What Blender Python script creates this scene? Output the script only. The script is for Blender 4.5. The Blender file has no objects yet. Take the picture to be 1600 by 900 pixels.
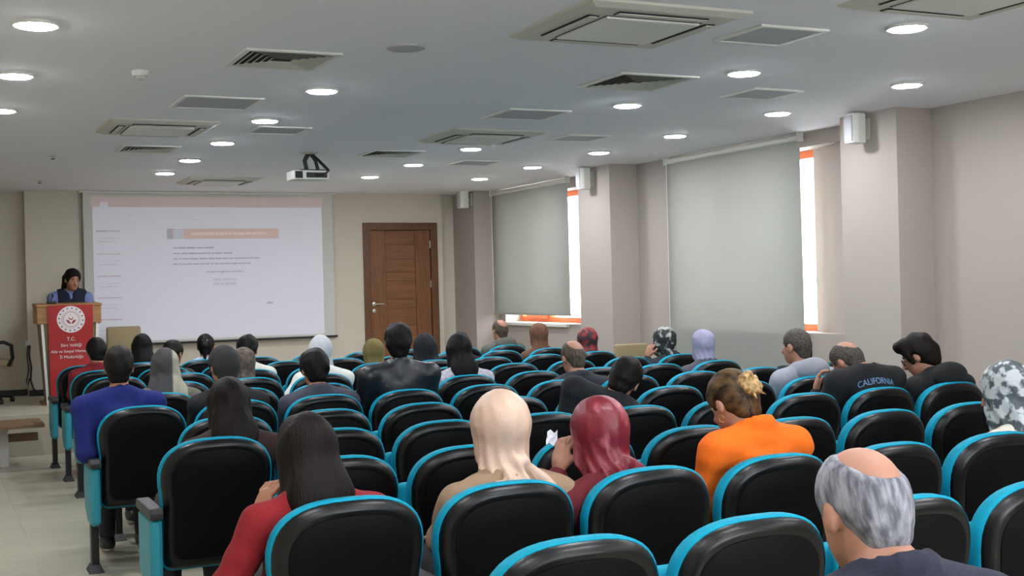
import bpy, bmesh, math, random
import numpy as np
from mathutils import Vector, Matrix
from mathutils.bvhtree import BVHTree

SC = bpy.context.scene
COL = SC.collection
random.seed(7)
PI = math.pi

# ---------------------------------------------------------------- camera, world, exposure
H_CAM, F_PX = 1.624, 1941.94
YAW, PITCH, ROLL = 0.44319, -0.00188, -0.02555


def make_camera():
    cy, sy, cp, sp = math.cos(YAW), math.sin(YAW), math.cos(PITCH), math.sin(PITCH)
    fwd = Vector((sy * cp, cy * cp, sp))
    right = Vector((cy, -sy, 0))
    up = right.cross(fwd)
    r2 = right * math.cos(ROLL) + up * math.sin(ROLL)
    u2 = up * math.cos(ROLL) - right * math.sin(ROLL)
    m = Matrix((r2, u2, -fwd)).transposed().to_4x4()
    m.translation = (0, 0, H_CAM)
    cd = bpy.data.cameras.new('camera')
    cd.sensor_width = 36
    cd.lens = F_PX / 1600 * 36
    cd.clip_start = 0.05
    o = bpy.data.objects.new('camera', cd)
    COL.objects.link(o)
    o.matrix_world = m
    SC.camera = o


make_camera()
W = bpy.data.worlds.new('overcast_sky')
SC.world = W
W.use_nodes = True
_bg = W.node_tree.nodes['Background']
_bg.inputs['Color'].default_value = (0.93, 0.97, 1.0, 1)
_bg.inputs['Strength'].default_value = 6.0
LAMP_STRENGTH = 80.0
vs = SC.view_settings
vs.view_transform = 'Standard'
vs.look = 'None'
vs.gamma = 1
vs.use_curve_mapping = False
vs.exposure = 1.45

# ---------------------------------------------------------------- helpers


def lin(c):
    return tuple(((x / 255) / 12.92) if x / 255 <= 0.04045 else (((x / 255) + 0.055) / 1.055) ** 2.4 for x in c)


MATS = {}


def mat(name, rgb, rough=0.6, metal=0.0, bump=0.0, bscale=40.0, var=0.0, vscale=6.0, emit=0.0, spec=0.5, stretch=None, trans=0.0, coat=0.0, rgb2=None, ramp=(0.35, 0.65), coord='Object'):
    """procedural principled material; rgb in sRGB bytes; rgb2 = second colour of a noise pattern"""
    if name in MATS:
        return MATS[name]
    m = bpy.data.materials.new(name)
    m.use_nodes = True
    nt = m.node_tree
    b = nt.nodes['Principled BSDF']
    c = lin(rgb)
    b.inputs['Base Color'].default_value = (*c, 1)
    b.inputs['Roughness'].default_value = rough
    b.inputs['Metallic'].default_value = metal
    b.inputs['Specular IOR Level'].default_value = spec
    b.inputs['Coat Weight'].default_value = coat
    tc = nt.nodes.new('ShaderNodeTexCoord')
    src = tc.outputs[coord]
    if stretch:
        mp = nt.nodes.new('ShaderNodeMapping')
        mp.inputs['Scale'].default_value = stretch
        nt.links.new(src, mp.inputs['Vector'])
        src = mp.outputs['Vector']
    if var > 0 or rgb2:
        n = nt.nodes.new('ShaderNodeTexNoise')
        n.inputs['Scale'].default_value = vscale
        n.inputs['Detail'].default_value = 4
        nt.links.new(src, n.inputs['Vector'])
        r = nt.nodes.new('ShaderNodeValToRGB')
        r.color_ramp.elements[0].position = ramp[0]
        r.color_ramp.elements[1].position = ramp[1]
        if rgb2:
            c2 = lin(rgb2)
            r.color_ramp.elements[0].color = (*c, 1)
            r.color_ramp.elements[1].color = (*c2, 1)
        else:
            r.color_ramp.elements[0].color = (*[x * (1 - var) for x in c], 1)
            r.color_ramp.elements[1].color = (*[min(1, x * (1 + var)) for x in c], 1)
        nt.links.new(n.outputs['Fac'], r.inputs['Fac'])
        nt.links.new(r.outputs['Color'], b.inputs['Base Color'])
    if bump > 0:
        n2 = nt.nodes.new('ShaderNodeTexNoise')
        n2.inputs['Scale'].default_value = bscale
        n2.inputs['Detail'].default_value = 5
        nt.links.new(src, n2.inputs['Vector'])
        bp = nt.nodes.new('ShaderNodeBump')
        bp.inputs['Strength'].default_value = bump
        bp.inputs['Distance'].default_value = 0.01
        nt.links.new(n2.outputs['Fac'], bp.inputs['Height'])
        nt.links.new(bp.outputs['Normal'], b.inputs['Normal'])
    if emit > 0:
        b.inputs['Emission Color'].default_value = (*c, 1)
        b.inputs['Emission Strength'].default_value = emit
    if trans > 0:
        t = nt.nodes.new('ShaderNodeBsdfTranslucent')
        t.inputs['Color'].default_value = (*c, 1)
        mx = nt.nodes.new('ShaderNodeMixShader')
        mx.inputs['Fac'].default_value = trans
        nt.links.new(b.outputs[0], mx.inputs[1])
        nt.links.new(t.outputs[0], mx.inputs[2])
        nt.links.new(mx.outputs[0], nt.nodes['Material Output'].inputs['Surface'])
    MATS[name] = m
    return m


def glass_mat(name, tint=(1, 1, 1), gloss=0.07):
    if name in MATS:
        return MATS[name]
    m = bpy.data.materials.new(name)
    m.use_nodes = True
    nt = m.node_tree
    nt.nodes.remove(nt.nodes['Principled BSDF'])
    t = nt.nodes.new('ShaderNodeBsdfTransparent')
    t.inputs['Color'].default_value = (*tint, 1)
    g = nt.nodes.new('ShaderNodeBsdfGlossy')
    g.inputs['Roughness'].default_value = 0.03
    mx = nt.nodes.new('ShaderNodeMixShader')
    mx.inputs['Fac'].default_value = gloss
    nt.links.new(t.outputs[0], mx.inputs[1])
    nt.links.new(g.outputs[0], mx.inputs[2])
    nt.links.new(mx.outputs[0], nt.nodes['Material Output'].inputs['Surface'])
    MATS[name] = m
    return m


class MB:
    """collects shapes, builds one mesh"""

    def __init__(self):
        self.v, self.f = [], []

    def box(self, x0, x1, y0, y1, z0, z1, M=None):
        p = [Vector(q) for q in ((x0, y0, z0), (x1, y0, z0), (x1, y1, z0), (x0, y1, z0), (x0, y0, z1), (x1, y0, z1), (x1, y1, z1), (x0, y1, z1))]
        if M is not None:
            p = [M @ q for q in p]
        n = len(self.v)
        self.v += [tuple(q) for q in p]
        self.f += [tuple(n + i for i in q) for q in ((0, 3, 2, 1), (4, 5, 6, 7), (0, 1, 5, 4), (1, 2, 6, 5), (2, 3, 7, 6), (3, 0, 4, 7))]
        return self

    def frustum(self, lo, hi):
        """lo/hi = (x0,x1,y0,y1,z)"""
        n = len(self.v)
        for (x0, x1, y0, y1, z) in (lo, hi):
            self.v += [(x0, y0, z), (x1, y0, z), (x1, y1, z), (x0, y1, z)]
        self.f += [tuple(n + i for i in q) for q in ((0, 3, 2, 1), (4, 5, 6, 7), (0, 1, 5, 4), (1, 2, 6, 5), (2, 3, 7, 6), (3, 0, 4, 7))]
        return self

    def lathe(self, prof, seg=24, M=None, c=(0, 0, 0), caps=True):
        """prof = [(r, z)...]; about the z axis"""
        n = len(self.v)
        for r, z in prof:
            for i in range(seg):
                a = 2 * PI * i / seg
                q = Vector((c[0] + r * math.cos(a), c[1] + r * math.sin(a), c[2] + z))
                self.v.append(tuple(M @ q if M is not None else q))
        for k in range(len(prof) - 1):
            for i in range(seg):
                j = (i + 1) % seg
                self.f.append((n + k * seg + i, n + k * seg + j, n + (k + 1) * seg + j, n + (k + 1) * seg + i))
        if caps:
            self.f.append(tuple(n + i for i in reversed(range(seg))))
            self.f.append(tuple(n + (len(prof) - 1) * seg + i for i in range(seg)))
        return self

    def tube(self, pts, r, seg=8):
        pts = [Vector(p) for p in pts]
        rs = r if isinstance(r, (list, tuple)) else [r] * len(pts)
        n = len(self.v)
        prev = None
        for i, p in enumerate(pts):
            t = (pts[min(i + 1, len(pts) - 1)] - pts[max(i - 1, 0)]).normalized()
            if prev is None:
                a = Vector((0, 0, 1)) if abs(t.z) < 0.9 else Vector((1, 0, 0))
                u = t.cross(a).normalized()
            else:
                u = (prev - t * prev.dot(t)).normalized()
            prev = u
            w = t.cross(u)
            for k in range(seg):
                q = 2 * PI * k / seg
                self.v.append(tuple(p + (u * math.cos(q) + w * math.sin(q)) * rs[i]))
        for i in range(len(pts) - 1):
            for k in range(seg):
                j = (k + 1) % seg
                self.f.append((n + i * seg + k, n + i * seg + j, n + (i + 1) * seg + j, n + (i + 1) * seg + k))
        self.f.append(tuple(n + i for i in reversed(range(seg))))
        self.f.append(tuple(n + (len(pts) - 1) * seg + i for i in range(seg)))
        return self

    def prism(self, poly, y0, y1, axis='y'):
        """poly = [(a,b)] extruded along axis"""
        n = len(self.v)
        k = len(poly)
        for t in (y0, y1):
            for a, b in poly:
                self.v.append((a, t, b) if axis == 'y' else ((t, a, b) if axis == 'x' else (a, b, t)))
        self.f.append(tuple(n + i for i in range(k)))
        self.f.append(tuple(n + k + i for i in reversed(range(k))))
        for i in range(k):
            j = (i + 1) % k
            self.f.append((n + j, n + i, n + k + i, n + k + j))
        return self

    def mesh(self, name, m=None, bevel=0, smooth=False, seg=2):
        me = bpy.data.meshes.new(name)
        me.from_pydata(self.v, [], self.f)
        bm = bmesh.new()
        bm.from_mesh(me)
        bmesh.ops.recalc_face_normals(bm, faces=bm.faces)
        if bevel:
            es = [e for e in bm.edges if len(e.link_faces) == 2 and e.calc_face_angle(0) > 0.5]
            bmesh.ops.bevel(bm, geom=es, offset=bevel, segments=seg, affect='EDGES', profile=0.6, clamp_overlap=True)
        bm.to_mesh(me)
        bm.free()
        if smooth:
            me.polygons.foreach_set('use_smooth', [True] * len(me.polygons))
            try:
                me.set_sharp_from_angle(angle=math.radians(smooth if smooth is not True else 40))
            except Exception:
                pass
        if m:
            me.materials.append(m)
        return me

    def obj(self, name, m, parent=None, bevel=0, smooth=False, loc=(0, 0, 0), seg=2, **kw):
        return link(name, self.mesh(name, m, bevel, smooth, seg), parent, loc, **kw)


def link(name, data, parent=None, loc=(0, 0, 0), rot=(0, 0, 0), **props):
    o = bpy.data.objects.new(name, data)
    COL.objects.link(o)
    o.location = loc
    o.rotation_euler = rot
    if parent is not None:
        o.parent = parent
    for k, v in props.items():
        o[k] = v
    return o


def thing(name, label, cat, loc=(0, 0, 0), rot=(0, 0, 0), group=None):
    o = link(name, None, None, loc, rot, label=label, category=cat)
    o.empty_display_size = 0.1
    if group:
        o['group'] = group
    return o


def copy_thing(src, loc, label, rot=None):
    c = src.copy()
    COL.objects.link(c)
    c.location = loc
    if rot is not None:
        c.rotation_euler = rot
    c['label'] = label
    for ch in src.children:
        d = ch.copy()
        COL.objects.link(d)
        d.parent = c
        for g in ch.children:
            e = g.copy()
            COL.objects.link(e)
            e.parent = d
    return c


def text_mesh(name, s, size, m, extrude=0.001, align='CENTER'):
    cu = bpy.data.curves.new(name, 'FONT')
    cu.body = s
    cu.size = size
    cu.align_x = align
    cu.extrude = extrude
    o = bpy.data.objects.new(name, cu)
    COL.objects.link(o)
    dg = bpy.context.evaluated_depsgraph_get()
    me = bpy.data.meshes.new_from_object(o.evaluated_get(dg))
    bpy.data.objects.remove(o)
    bpy.data.curves.remove(cu)
    me.name = name
    me.materials.clear()
    me.materials.append(m)
    return me


ORD = ['first', 'second', 'third', 'fourth', 'fifth', 'sixth', 'seventh', 'eighth', 'ninth', 'tenth', 'eleventh', 'twelfth']

# ---------------------------------------------------------------- materials
M_CEIL = mat('ceiling_paint', (235, 234, 238), 0.85, bump=0.04, bscale=60)
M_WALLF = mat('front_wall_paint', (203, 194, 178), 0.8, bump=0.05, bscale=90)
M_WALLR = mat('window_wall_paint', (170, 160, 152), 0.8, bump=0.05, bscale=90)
M_FLOOR = mat('floor_tile', (174, 170, 153), 0.32, var=0.06, vscale=2.5, stretch=(1, 5, 1))
M_JOINT = mat('floor_joint', (150, 145, 132), 0.8)
M_STAGE = mat('stage_floor', (184, 178, 162), 0.4, var=0.05, vscale=2)
M_BASE = mat('black_baseboard', (28, 26, 24), 0.4)
M_TEAL = mat('teal_upholstery', (12, 142, 170), 0.65, spec=0.15, bump=0.1, bscale=250, var=0.05, vscale=30)
M_TEALP = mat('teal_panel', (44, 146, 164), 0.45)
M_SHELL = mat('black_plastic_shell', (4, 4, 6), 0.34, spec=0.4, bump=0.05, bscale=400)
M_SHELLP = mat('black_matt_panel', (3, 3, 5), 0.6, spec=0.14, bump=0.08, bscale=300)
M_ARM = mat('dark_grey_armrest', (44, 42, 45), 0.5)
M_POST = mat('black_steel_post', (24, 24, 26), 0.45)
M_WHITE = mat('white_plastic', (222, 221, 214), 0.5)
M_GREYW = mat('off_white_panel', (196, 193, 182), 0.55)
M_DARK = mat('dark_shade_and_parts', (38, 40, 42), 0.8)  # shade inside vent recesses put in as colour; also plain dark parts
M_PERF = mat('grey_perforated_panel', (180, 179, 183), 0.7, bump=0.2, bscale=300)
M_LAMP = mat('lamp_diffuser', (246, 250, 255), 0.5, emit=LAMP_STRENGTH)
M_WOOD = mat('brown_wood_veneer', (116, 72, 36), 0.45, var=0.22, vscale=3.0, stretch=(14, 14, 1.2))
M_WOODH = mat('brown_wood_veneer_cross', (120, 75, 38), 0.45, var=0.2, vscale=3.0, stretch=(1.2, 14, 14))
M_WOODD = mat('dark_wood_frame', (98, 60, 30), 0.45, var=0.2, vscale=3.0, stretch=(14, 14, 1.2))
M_METAL = mat('brushed_metal', (190, 188, 182), 0.3, metal=1.0)
M_BLIND = mat('blind_fabric', (172, 172, 165), 0.85, bump=0.15, bscale=600, trans=0.32)
M_ORANGE = mat('orange_window_frame', (226, 112, 62), 0.5)
M_GLASS = glass_mat('window_glass', (0.97, 0.99, 1.0), 0.06)
M_TAN = mat('tan_upholstery', (158, 142, 108), 0.75, bump=0.1, bscale=200)
M_BLACK = mat('black_plastic', (20, 20, 21), 0.5)

# ---------------------------------------------------------------- room shell
XW, YF, ZC = 6.828, 16.146, 2.93
XL, YB = -1.25, -1.6
XR2 = 7.18          # recessed wall between the pillars
XGL = 7.38          # window plane
ZS = 1.13           # window sill
ZST = 0.43          # stage height
YST = 13.7          # stage front


def structure(mb, name, m, **kw):
    o = mb.obj(name, m, **kw)
    o['kind'] = 'structure'
    return o


fl = structure(MB().box(XL - 0.2, 7.6, YB - 0.2, YF + 0.5, -0.12, -0.002), 'floor', M_JOINT)
fl.data.materials.clear()
fl.data.materials.append(M_FLOOR)
tile_me = MB().box(0.0015, 0.5985, 0.0015, 0.5985, -0.004, 0.0).mesh('floor_tile', M_FLOOR, bevel=0.0008, seg=1)
for i in range(6):
    for j in range(14):
        link('floor_tile', tile_me, fl, (XL + 0.05 + i * 0.6, 5.3 + j * 0.6, 0))
structure(MB().box(XL, XW + 0.3, YST, YF + 0.4, -0.001, ZST), 'floor_stage', M_STAGE, bevel=0.006)
structure(MB().box(XL - 0.2, 7.75, YB - 0.2, YF + 0.5, ZC, ZC + 0.15), 'ceiling', M_CEIL)
# front wall: left bay set back, a pier, a bay behind the screen, a narrow niche in the corner
wf = MB()
wf.box(XL - 0.2, 1.146, YF + 0.22, YF + 0.5, 0, ZC).box(1.146, 1.765, YF, YF + 0.5, 0, ZC)
wf.box(1.765, 4.9, YF + 0.06, YF + 0.5, 0, ZC).box(4.9, 5.434, YF, YF + 0.5, 0, ZC)
wf.box(5.434, 6.521, YF, YF + 0.5, 2.53, ZC).box(6.521, 6.6, YF, YF + 0.5, 0, ZC).box(6.6, 7.6, YF + 0.13, YF + 0.5, 0, ZC)
wf.box(5.3, 6.6, YF + 0.2, YF + 0.5, 0, 2.6)
structure(wf, 'wall_front', M_WALLF)
structure(MB().box(XL - 0.2, XL, YB - 0.2, YF + 0.5, 0, ZC), 'wall_left', M_WALLF)
WB = (1.0, 4.2, 1.15, 2.50)       # unseen window added in the back wall to bring daylight from behind
structure(MB().box(XL - 0.2, WB[0], YB - 0.2, YB, 0, ZC).box(WB[1], 7.6, YB - 0.2, YB, 0, ZC).box(WB[0], WB[1], YB - 0.2, YB, 0, WB[2]).box(WB[0], WB[1], YB - 0.2, YB, WB[3], ZC), 'wall_back', M_WALLF)
# right wall: pillars, recessed bays with windows and splayed jambs
PILLARS = [(15.54, 16.7), (11.83, 12.56), (7.39, 8.04)]
WINS = [(13.63, 15.35), (9.10, 11.0)]      # near, far Y of each opening
ZT = 2.80
wr = MB()
for a, b in PILLARS:
    wr.box(XW, 7.7, a, b, 0, ZC)
for (wn, wfar), (pn, pf) in zip(WINS, zip([p[1] for p in PILLARS[1:]], [p[0] for p in PILLARS[:-1]])):
    wr.box(XR2, 7.7, pn, pf, 0, ZS)
    wr.box(XR2, 7.7, pn, pf, ZT, ZC)
    wr.box(XR2, 7.7, wfar, pf, ZS, ZT)
    # near jamb, splayed
    s0 = max(pn + 0.2, wn - 0.8)
    wr.prism([(XR2, pn), (XR2, s0), (XGL + 0.03, wn), (7.7, wn), (7.7, pn)], ZS, ZT, axis='z')
wr.box(XR2, 7.7, YB - 0.2, 7.39, 0, ZC)
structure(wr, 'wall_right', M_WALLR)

for k, (wn, wfar) in enumerate(WINS):
    f = MB()
    x0, x1 = XGL, XGL + 0.07
    x0, x1 = XGL + 0.032, XGL + 0.10
    f.box(x0, x1, wn - 0.001, wfar, ZS, ZS + 0.07).box(x0, x1, wn - 0.001, wfar, ZT - 0.07, ZT)
    f.box(x0, x1, wfar - 0.06, wfar, ZS + 0.07, ZT - 0.07)
    mid = wn + (wfar - wn) * 0.5
    f.box(x0, x1, mid - 0.045, mid + 0.045, ZS + 0.07, ZT - 0.07)
    w = structure(f, 'window_%d' % (k + 1), M_ORANGE, bevel=0.004)
    for a, b in ((wn, mid - 0.045), (mid + 0.045, wfar - 0.06)):
        MB().box(x0 + 0.03, x0 + 0.036, a, b, ZS + 0.07, ZT - 0.07).obj('pane', M_GLASS, w)
    # opening sash rails low on the far and middle lights, as seen under the raised blind
    MB().box(x0 - 0.03, x0 + 0.01, mid + 0.02, mid + 0.62, ZS + 0.05, ZS + 0.13).obj('sash', M_ORANGE, w, bevel=0.004)
    s = MB().box(XR2 - 0.05, XGL + 0.02, wn - 0.12, wfar + 0.02, ZS - 0.035, ZS + 0.005).obj('window_sill', M_WHITE, w, bevel=0.006)

f = MB()
yb0, yb1 = YB - 0.14, YB - 0.08
f.box(WB[0], WB[1], yb0, yb1, WB[2], WB[2] + 0.06).box(WB[0], WB[1], yb0, yb1, WB[3] - 0.06, WB[3])
for xa in (WB[0], (WB[0] + WB[1]) / 2 - 0.03, WB[1] - 0.06):
    f.box(xa, xa + 0.06, yb0, yb1, WB[2] + 0.06, WB[3] - 0.06)
w = structure(f, 'window_3', M_ORANGE, bevel=0.004)
for a, b in ((WB[0] + 0.06, (WB[0] + WB[1]) / 2 - 0.03), ((WB[0] + WB[1]) / 2 + 0.03, WB[1] - 0.06)):
    MB().box(a, b, yb0 + 0.025, yb0 + 0.031, WB[2] + 0.06, WB[3] - 0.06).obj('pane', M_GLASS, w)
# roller blinds
BL = [((13.31, 15.52), 7.095, 1.25, 'grey-white roller blind stopping short above the sill, window beside the front corner', (0, 0)),
      ((8.925, 11.13), 7.12, 0.40, 'tall grey-white roller blind on the middle window, bright daylight gap at its edge', (0, 0)),
]
for (a, b), x, zb, lab, _ in BL:
    t = thing('roller_blind', lab, 'blind', (x, (a + b) / 2, zb), group='roller blinds on the windows')
    hw = (b - a) / 2
    nseg = 24
    mb = MB()
    for face in (0, 1):
        pass
    poly = []
    n = len(mb.v)
    zz = np.linspace(0, ZC - 0.04 - zb, 10)
    vv = []
    for zi in zz:
        for j in range(nseg + 1):
            y = -hw + 2 * hw * j / nseg
            vv.append((0.004 * math.sin(j * 0.9) * (1 - zi / 2.2) + 0.003 * math.sin(j * 0.37 + zi * 2), y, zi))
    nf = len(vv)
    mb.v = vv + [(p[0] + 0.0015, p[1], p[2]) for p in vv]
    for i in range(len(zz) - 1):
        for j in range(nseg):
            q = i * (nseg + 1) + j
            mb.f.append((q, q + 1, q + nseg + 2, q + nseg + 1))
            mb.f.append((nf + q, nf + q + nseg + 1, nf + q + nseg + 2, nf + q + 1))
    mb.obj('blind_fabric', M_BLIND, t, smooth=True)
    MB().box(-0.012, 0.012, -hw, hw, -0.012, 0.014).obj('bottom_rail', M_BLIND, t, bevel=0.004)
    mb = MB()
    mb.lathe([(0.028, -hw), (0.028, hw)], 16, Matrix.Rotation(-PI / 2, 4, 'X'), (0, 0, 0))
    o = mb.obj('roller_tube', M_WHITE, t, smooth=True, loc=(0.005, 0, ZC - 0.045 - zb))
    MB().tube([(-0.02, hw - 0.03, ZC - 0.05 - zb), (-0.022, hw - 0.03, 0.3)], 0.0025, 6).obj('bead_chain', M_WHITE, t)
    for s in (-1, 1):
        MB().box(-0.035, 0.035, s * (hw + 0.004) - 0.004, s * (hw + 0.004) + 0.004, ZC - 0.08 - zb, ZC - zb).obj('bracket', M_WHITE, t)

# skirting on the stage wall
for a, b, y in ((XL, 1.146, YF + 0.22), (1.146, 1.765, YF), (4.9, 5.434, YF), (1.765, 4.9, YF + 0.06)):
    o = MB().box(a, b, y - 0.015, y - 0.001, ZST + 0.001, ZST + 0.075).obj('baseboard_front', M_BASE, bevel=0.003)
    o['kind'] = 'structure'

# door
dr = link('door_1', None, None, (5.9775, YF, ZST))
dr['kind'] = 'structure'
dh = 2.53 - ZST
f = MB().box(-0.5435, -0.445, -0.025, 0.12, 0, dh).box(0.445, 0.5435, -0.025, 0.12, 0, dh).box(-0.445, 0.445, -0.025, 0.12, dh - 0.1, dh)
f.obj('door_frame', M_WOODD, dr, bevel=0.006)
leaf = MB().box(-0.443, 0.443, 0.03, 0.075, 0.005, dh - 0.102).obj('door_leaf', M_WOOD, dr, bevel=0.004)
for s in (-1, 1):
    MB().box(s * 0.33 - 0.11, s * 0.33 + 0.11, 0.012, 0.034, 0.006, dh - 0.104).obj('stile', M_WOOD, leaf, bevel=0.004)
zs = [0.006, 0.2, 0.44, 0.68, 0.92, 1.055, 1.30, 1.42, 1.60, 1.80, dh - 0.104]
for a, b in zip(zs[:-1], zs[1:]):
    MB().box(-0.217, 0.217, 0.018, 0.034, a + 0.004, b - 0.004).obj('board', M_WOODH, leaf, bevel=0.003)
hd = link('door_handle', None, leaf, (-0.40, 0.01, 0.99))
MB().lathe([(0.026, 0), (0.026, 0.01), (0.012, 0.014), (0.012, 0.05)], 20, Matrix.Rotation(PI / 2, 4, 'X')).obj('rosette', M_METAL, hd, smooth=True)
MB().tube([(0, -0.045, 0), (0.02, -0.05, 0), (0.13, -0.05, -0.002)], 0.010, 10).obj('lever', M_METAL, hd, smooth=True)
MB().lathe([(0.026, 0), (0.026, 0.01), (0.02, 0.012)], 20, Matrix.Rotation(PI / 2, 4, 'X')).obj('key_rosette', M_METAL, leaf, loc=(-0.40, 0.01, 0.895), smooth=True)
for z in (0.25, 1.25, 1.8):
    MB().lathe([(0.009, -0.05), (0.009, 0.05)], 10).obj('hinge', M_METAL, leaf, loc=(0.443, 0.012, z), smooth=True)

# ---------------------------------------------------------------- ceiling fittings
ring_me = MB().lathe([(0.112, 0), (0.112, -0.006), (0.104, -0.014), (0.094, -0.014), (0.092, -0.008)], 32, caps=False).mesh('trim_ring', M_WHITE, smooth=True)
disc_me = MB().lathe([(0.093, 0), (0.093, -0.013), (0.088, -0.018), (0.06, -0.020)], 32).mesh('lamp_disc', M_LAMP, smooth=True)
COLS = [(0.52, 'at far left', [6.31, 7.78, 9.25]),
        (2.38, 'left of the projector', [7.82, 9.31, 10.78, 12.24, 13.6]),
        (4.70, 'right of the projector', [4.99, 6.42, 7.85, 10.73, 12.24, 13.65]),
        (6.10, 'nearest the windows', [6.49, 7.91, 9.38, 10.76, 12.25, 13.68])]
for x, where, ys in COLS:
    for i, y in enumerate(ys):
        t = thing('ceiling_downlight', 'round recessed downlight, %s from the camera in the line %s' % (ORD[i], where), 'light', (x, y, ZC), group='recessed ceiling downlights')
        link('trim_ring', ring_me, t)
        link('lamp_disc', disc_me, t)
for x in (0.52, 2.38, 4.70):  # unseen downlights added over the camera to brighten the hall
    for y in (3.5, 2.0, 0.4):
        t = thing('ceiling_downlight', 'unseen round downlight added over the camera to light the hall, outside the picture', 'light', (x, y, ZC), group='unseen downlights added over the camera')
        link('trim_ring', ring_me, t)
        link('lamp_disc', disc_me, t)


def square_ring(mb, a, b, z0, z1):
    """frame of half-width a outside, b inside"""
    mb.box(-a, a, -a, -b, z0, z1).box(-a, a, b, a, z0, z1).box(-a, -b, -b, b, z0, z1).box(b, a, -b, b, z0, z1)
    return mb


def slanted_ring(a0, z0, a1, z1, t):
    """thin four-sided louvre blade: square of half-width a0 at z0 running to a1 at z1"""
    mb = MB()
    for (p, zp), (q, zq) in (((a0, z0), (a1, z1)),):
        n = len(mb.v)
        for (h, z) in ((p, zp), (q, zq), (q - t, zq), (p - t, zp)):
            mb.v += [(-h, -h, z), (h, -h, z), (h, h, z), (-h, h, z)]
        for k in range(4):
            for i in range(4):
                j = (i + 1) % 4
                k2 = (k + 1) % 4
                mb.f.append((n + k * 4 + i, n + k * 4 + j, n + k2 * 4 + j, n + k2 * 4 + i))
    return mb


def louvre_diffuser(x, y, h, label):
    t = thing('ceiling_diffuser', label, 'air vent', (x, y, ZC), group='louvred ceiling diffusers')
    square_ring(MB(), h, h - 0.035, -0.012, 0).obj('frame', M_WHITE, t, bevel=0.003, seg=1)
    MB().box(-h + 0.036, h - 0.036, -h + 0.036, h - 0.036, -0.002, 0).obj('backing', M_DARK, t)  # flat dark plate, shade of the open duct put in as colour
    a = h - 0.045
    while a > 0.05:
        slanted_ring(a, -0.014, a - 0.022, -0.003, 0.003).obj('slat', M_GREYW, t)
        a -= 0.036
    return t


def flat_diffuser(x, y, h, label):
    t = thing('ceiling_panel', label, 'air vent', (x, y, ZC), group='flat perforated ceiling panels')
    square_ring(MB(), h, h - 0.03, -0.012, 0).obj('frame', M_WHITE, t, bevel=0.003, seg=1)
    MB().box(-h + 0.031, h - 0.031, -h + 0.031, h - 0.031, -0.007, 0).obj('perforated_plate', M_PERF, t)


louvre_diffuser(1.86, 6.85, 0.27, 'white square ceiling diffuser with dark louvres, above the smoke detector side of the hall')
louvre_diffuser(4.23, 6.93, 0.29, 'white square louvred ceiling diffuser between the large air conditioner and window downlights')
louvre_diffuser(1.85, 11.39, 0.25, 'small dark louvred ceiling diffuser at far left, before the front air conditioner')
louvre_diffuser(4.11, 11.3, 0.26, 'dark louvred ceiling diffuser right of the hanging projector')
flat_diffuser(1.85, 8.53, 0.27, 'grey flat ceiling panel in a white frame, behind the smoke detector')
flat_diffuser(2.63, 9.86, 0.22, 'narrow grey flat ceiling panel near the second line of downlights')
flat_diffuser(4.13, 5.4, 0.22, 'grey flat ceiling panel right of the largest air conditioner')
flat_diffuser(5.36, 7.12, 0.21, 'grey flat ceiling panel nearest the window downlights at upper right')
flat_diffuser(4.19, 8.5, 0.26, 'grey flat ceiling panel in front of the middle air conditioner')
flat_diffuser(5.32, 9.75, 0.22, 'grey flat ceiling panel right of the middle air conditioner')
flat_diffuser(5.28, 11.95, 0.22, 'small grey flat ceiling panel farthest toward the window corner')


def air_conditioner(x, y, h, label):
    t = thing('ceiling_air_conditioner', label, 'air conditioner', (x, y, ZC), group='ceiling cassette air conditioners')
    mb = MB()
    prof = [(h, 0), (h - 0.005, -0.012), (h - 0.05, -0.03), (h * 0.60, -0.034)]
    n = 0
    for (a, z) in prof:
        mb.v += [(-a, -a, z), (a, -a, z), (a, a, z), (-a, a, z)]
    for k in range(len(prof) - 1):
        for i in range(4):
            j = (i + 1) % 4
            mb.f.append((k * 4 + i, k * 4 + j, (k + 1) * 4 + j, (k + 1) * 4 + i))
    mb.f.append((0, 3, 2, 1))
    mb.f.append(tuple((len(prof) - 1) * 4 + i for i in range(4)))
    mb.obj('cover', M_GREYW, t)
    a, b = h * 0.80, h * 0.66
    for r in range(4):
        R = Matrix.Rotation(r * PI / 2, 4, 'Z')
        MB().box(-h * 0.56, h * 0.56, b, a, -0.036, -0.030, R).obj('outlet_slot', M_DARK, t)
        MB().box(-h * 0.55, h * 0.55, b + 0.012, a - 0.008, -0.043, -0.037, R).obj('louvre_flap', M_GREYW, t, bevel=0.002, seg=1)
    MB().box(-h * 0.585, h * 0.585, -h * 0.585, h * 0.585, -0.046, -0.03).obj('intake_grille', M_WHITE, t, bevel=0.008)
    for r in range(4):
        R = Matrix.Rotation(r * PI / 2, 4, 'Z')
        MB().box(-h * 0.6, h * 0.6, h * 0.588, h * 0.602, -0.036, -0.033, R).obj('groove', M_DARK, t)


air_conditioner(3.24, 5.40, 0.45, 'large square ceiling air conditioner at the top of the picture')
air_conditioner(1.68, 9.88, 0.41, 'square ceiling air conditioner at left, beside the grey panel')
air_conditioner(4.41, 9.82, 0.43, 'square ceiling air conditioner in the middle, right of the projector')
air_conditioner(3.13, 14.4, 0.41, 'square ceiling air conditioner nearest the screen')
air_conditioner(4.42, 4.27, 0.43, 'square ceiling air conditioner cut by the top edge at upper right')

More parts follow.
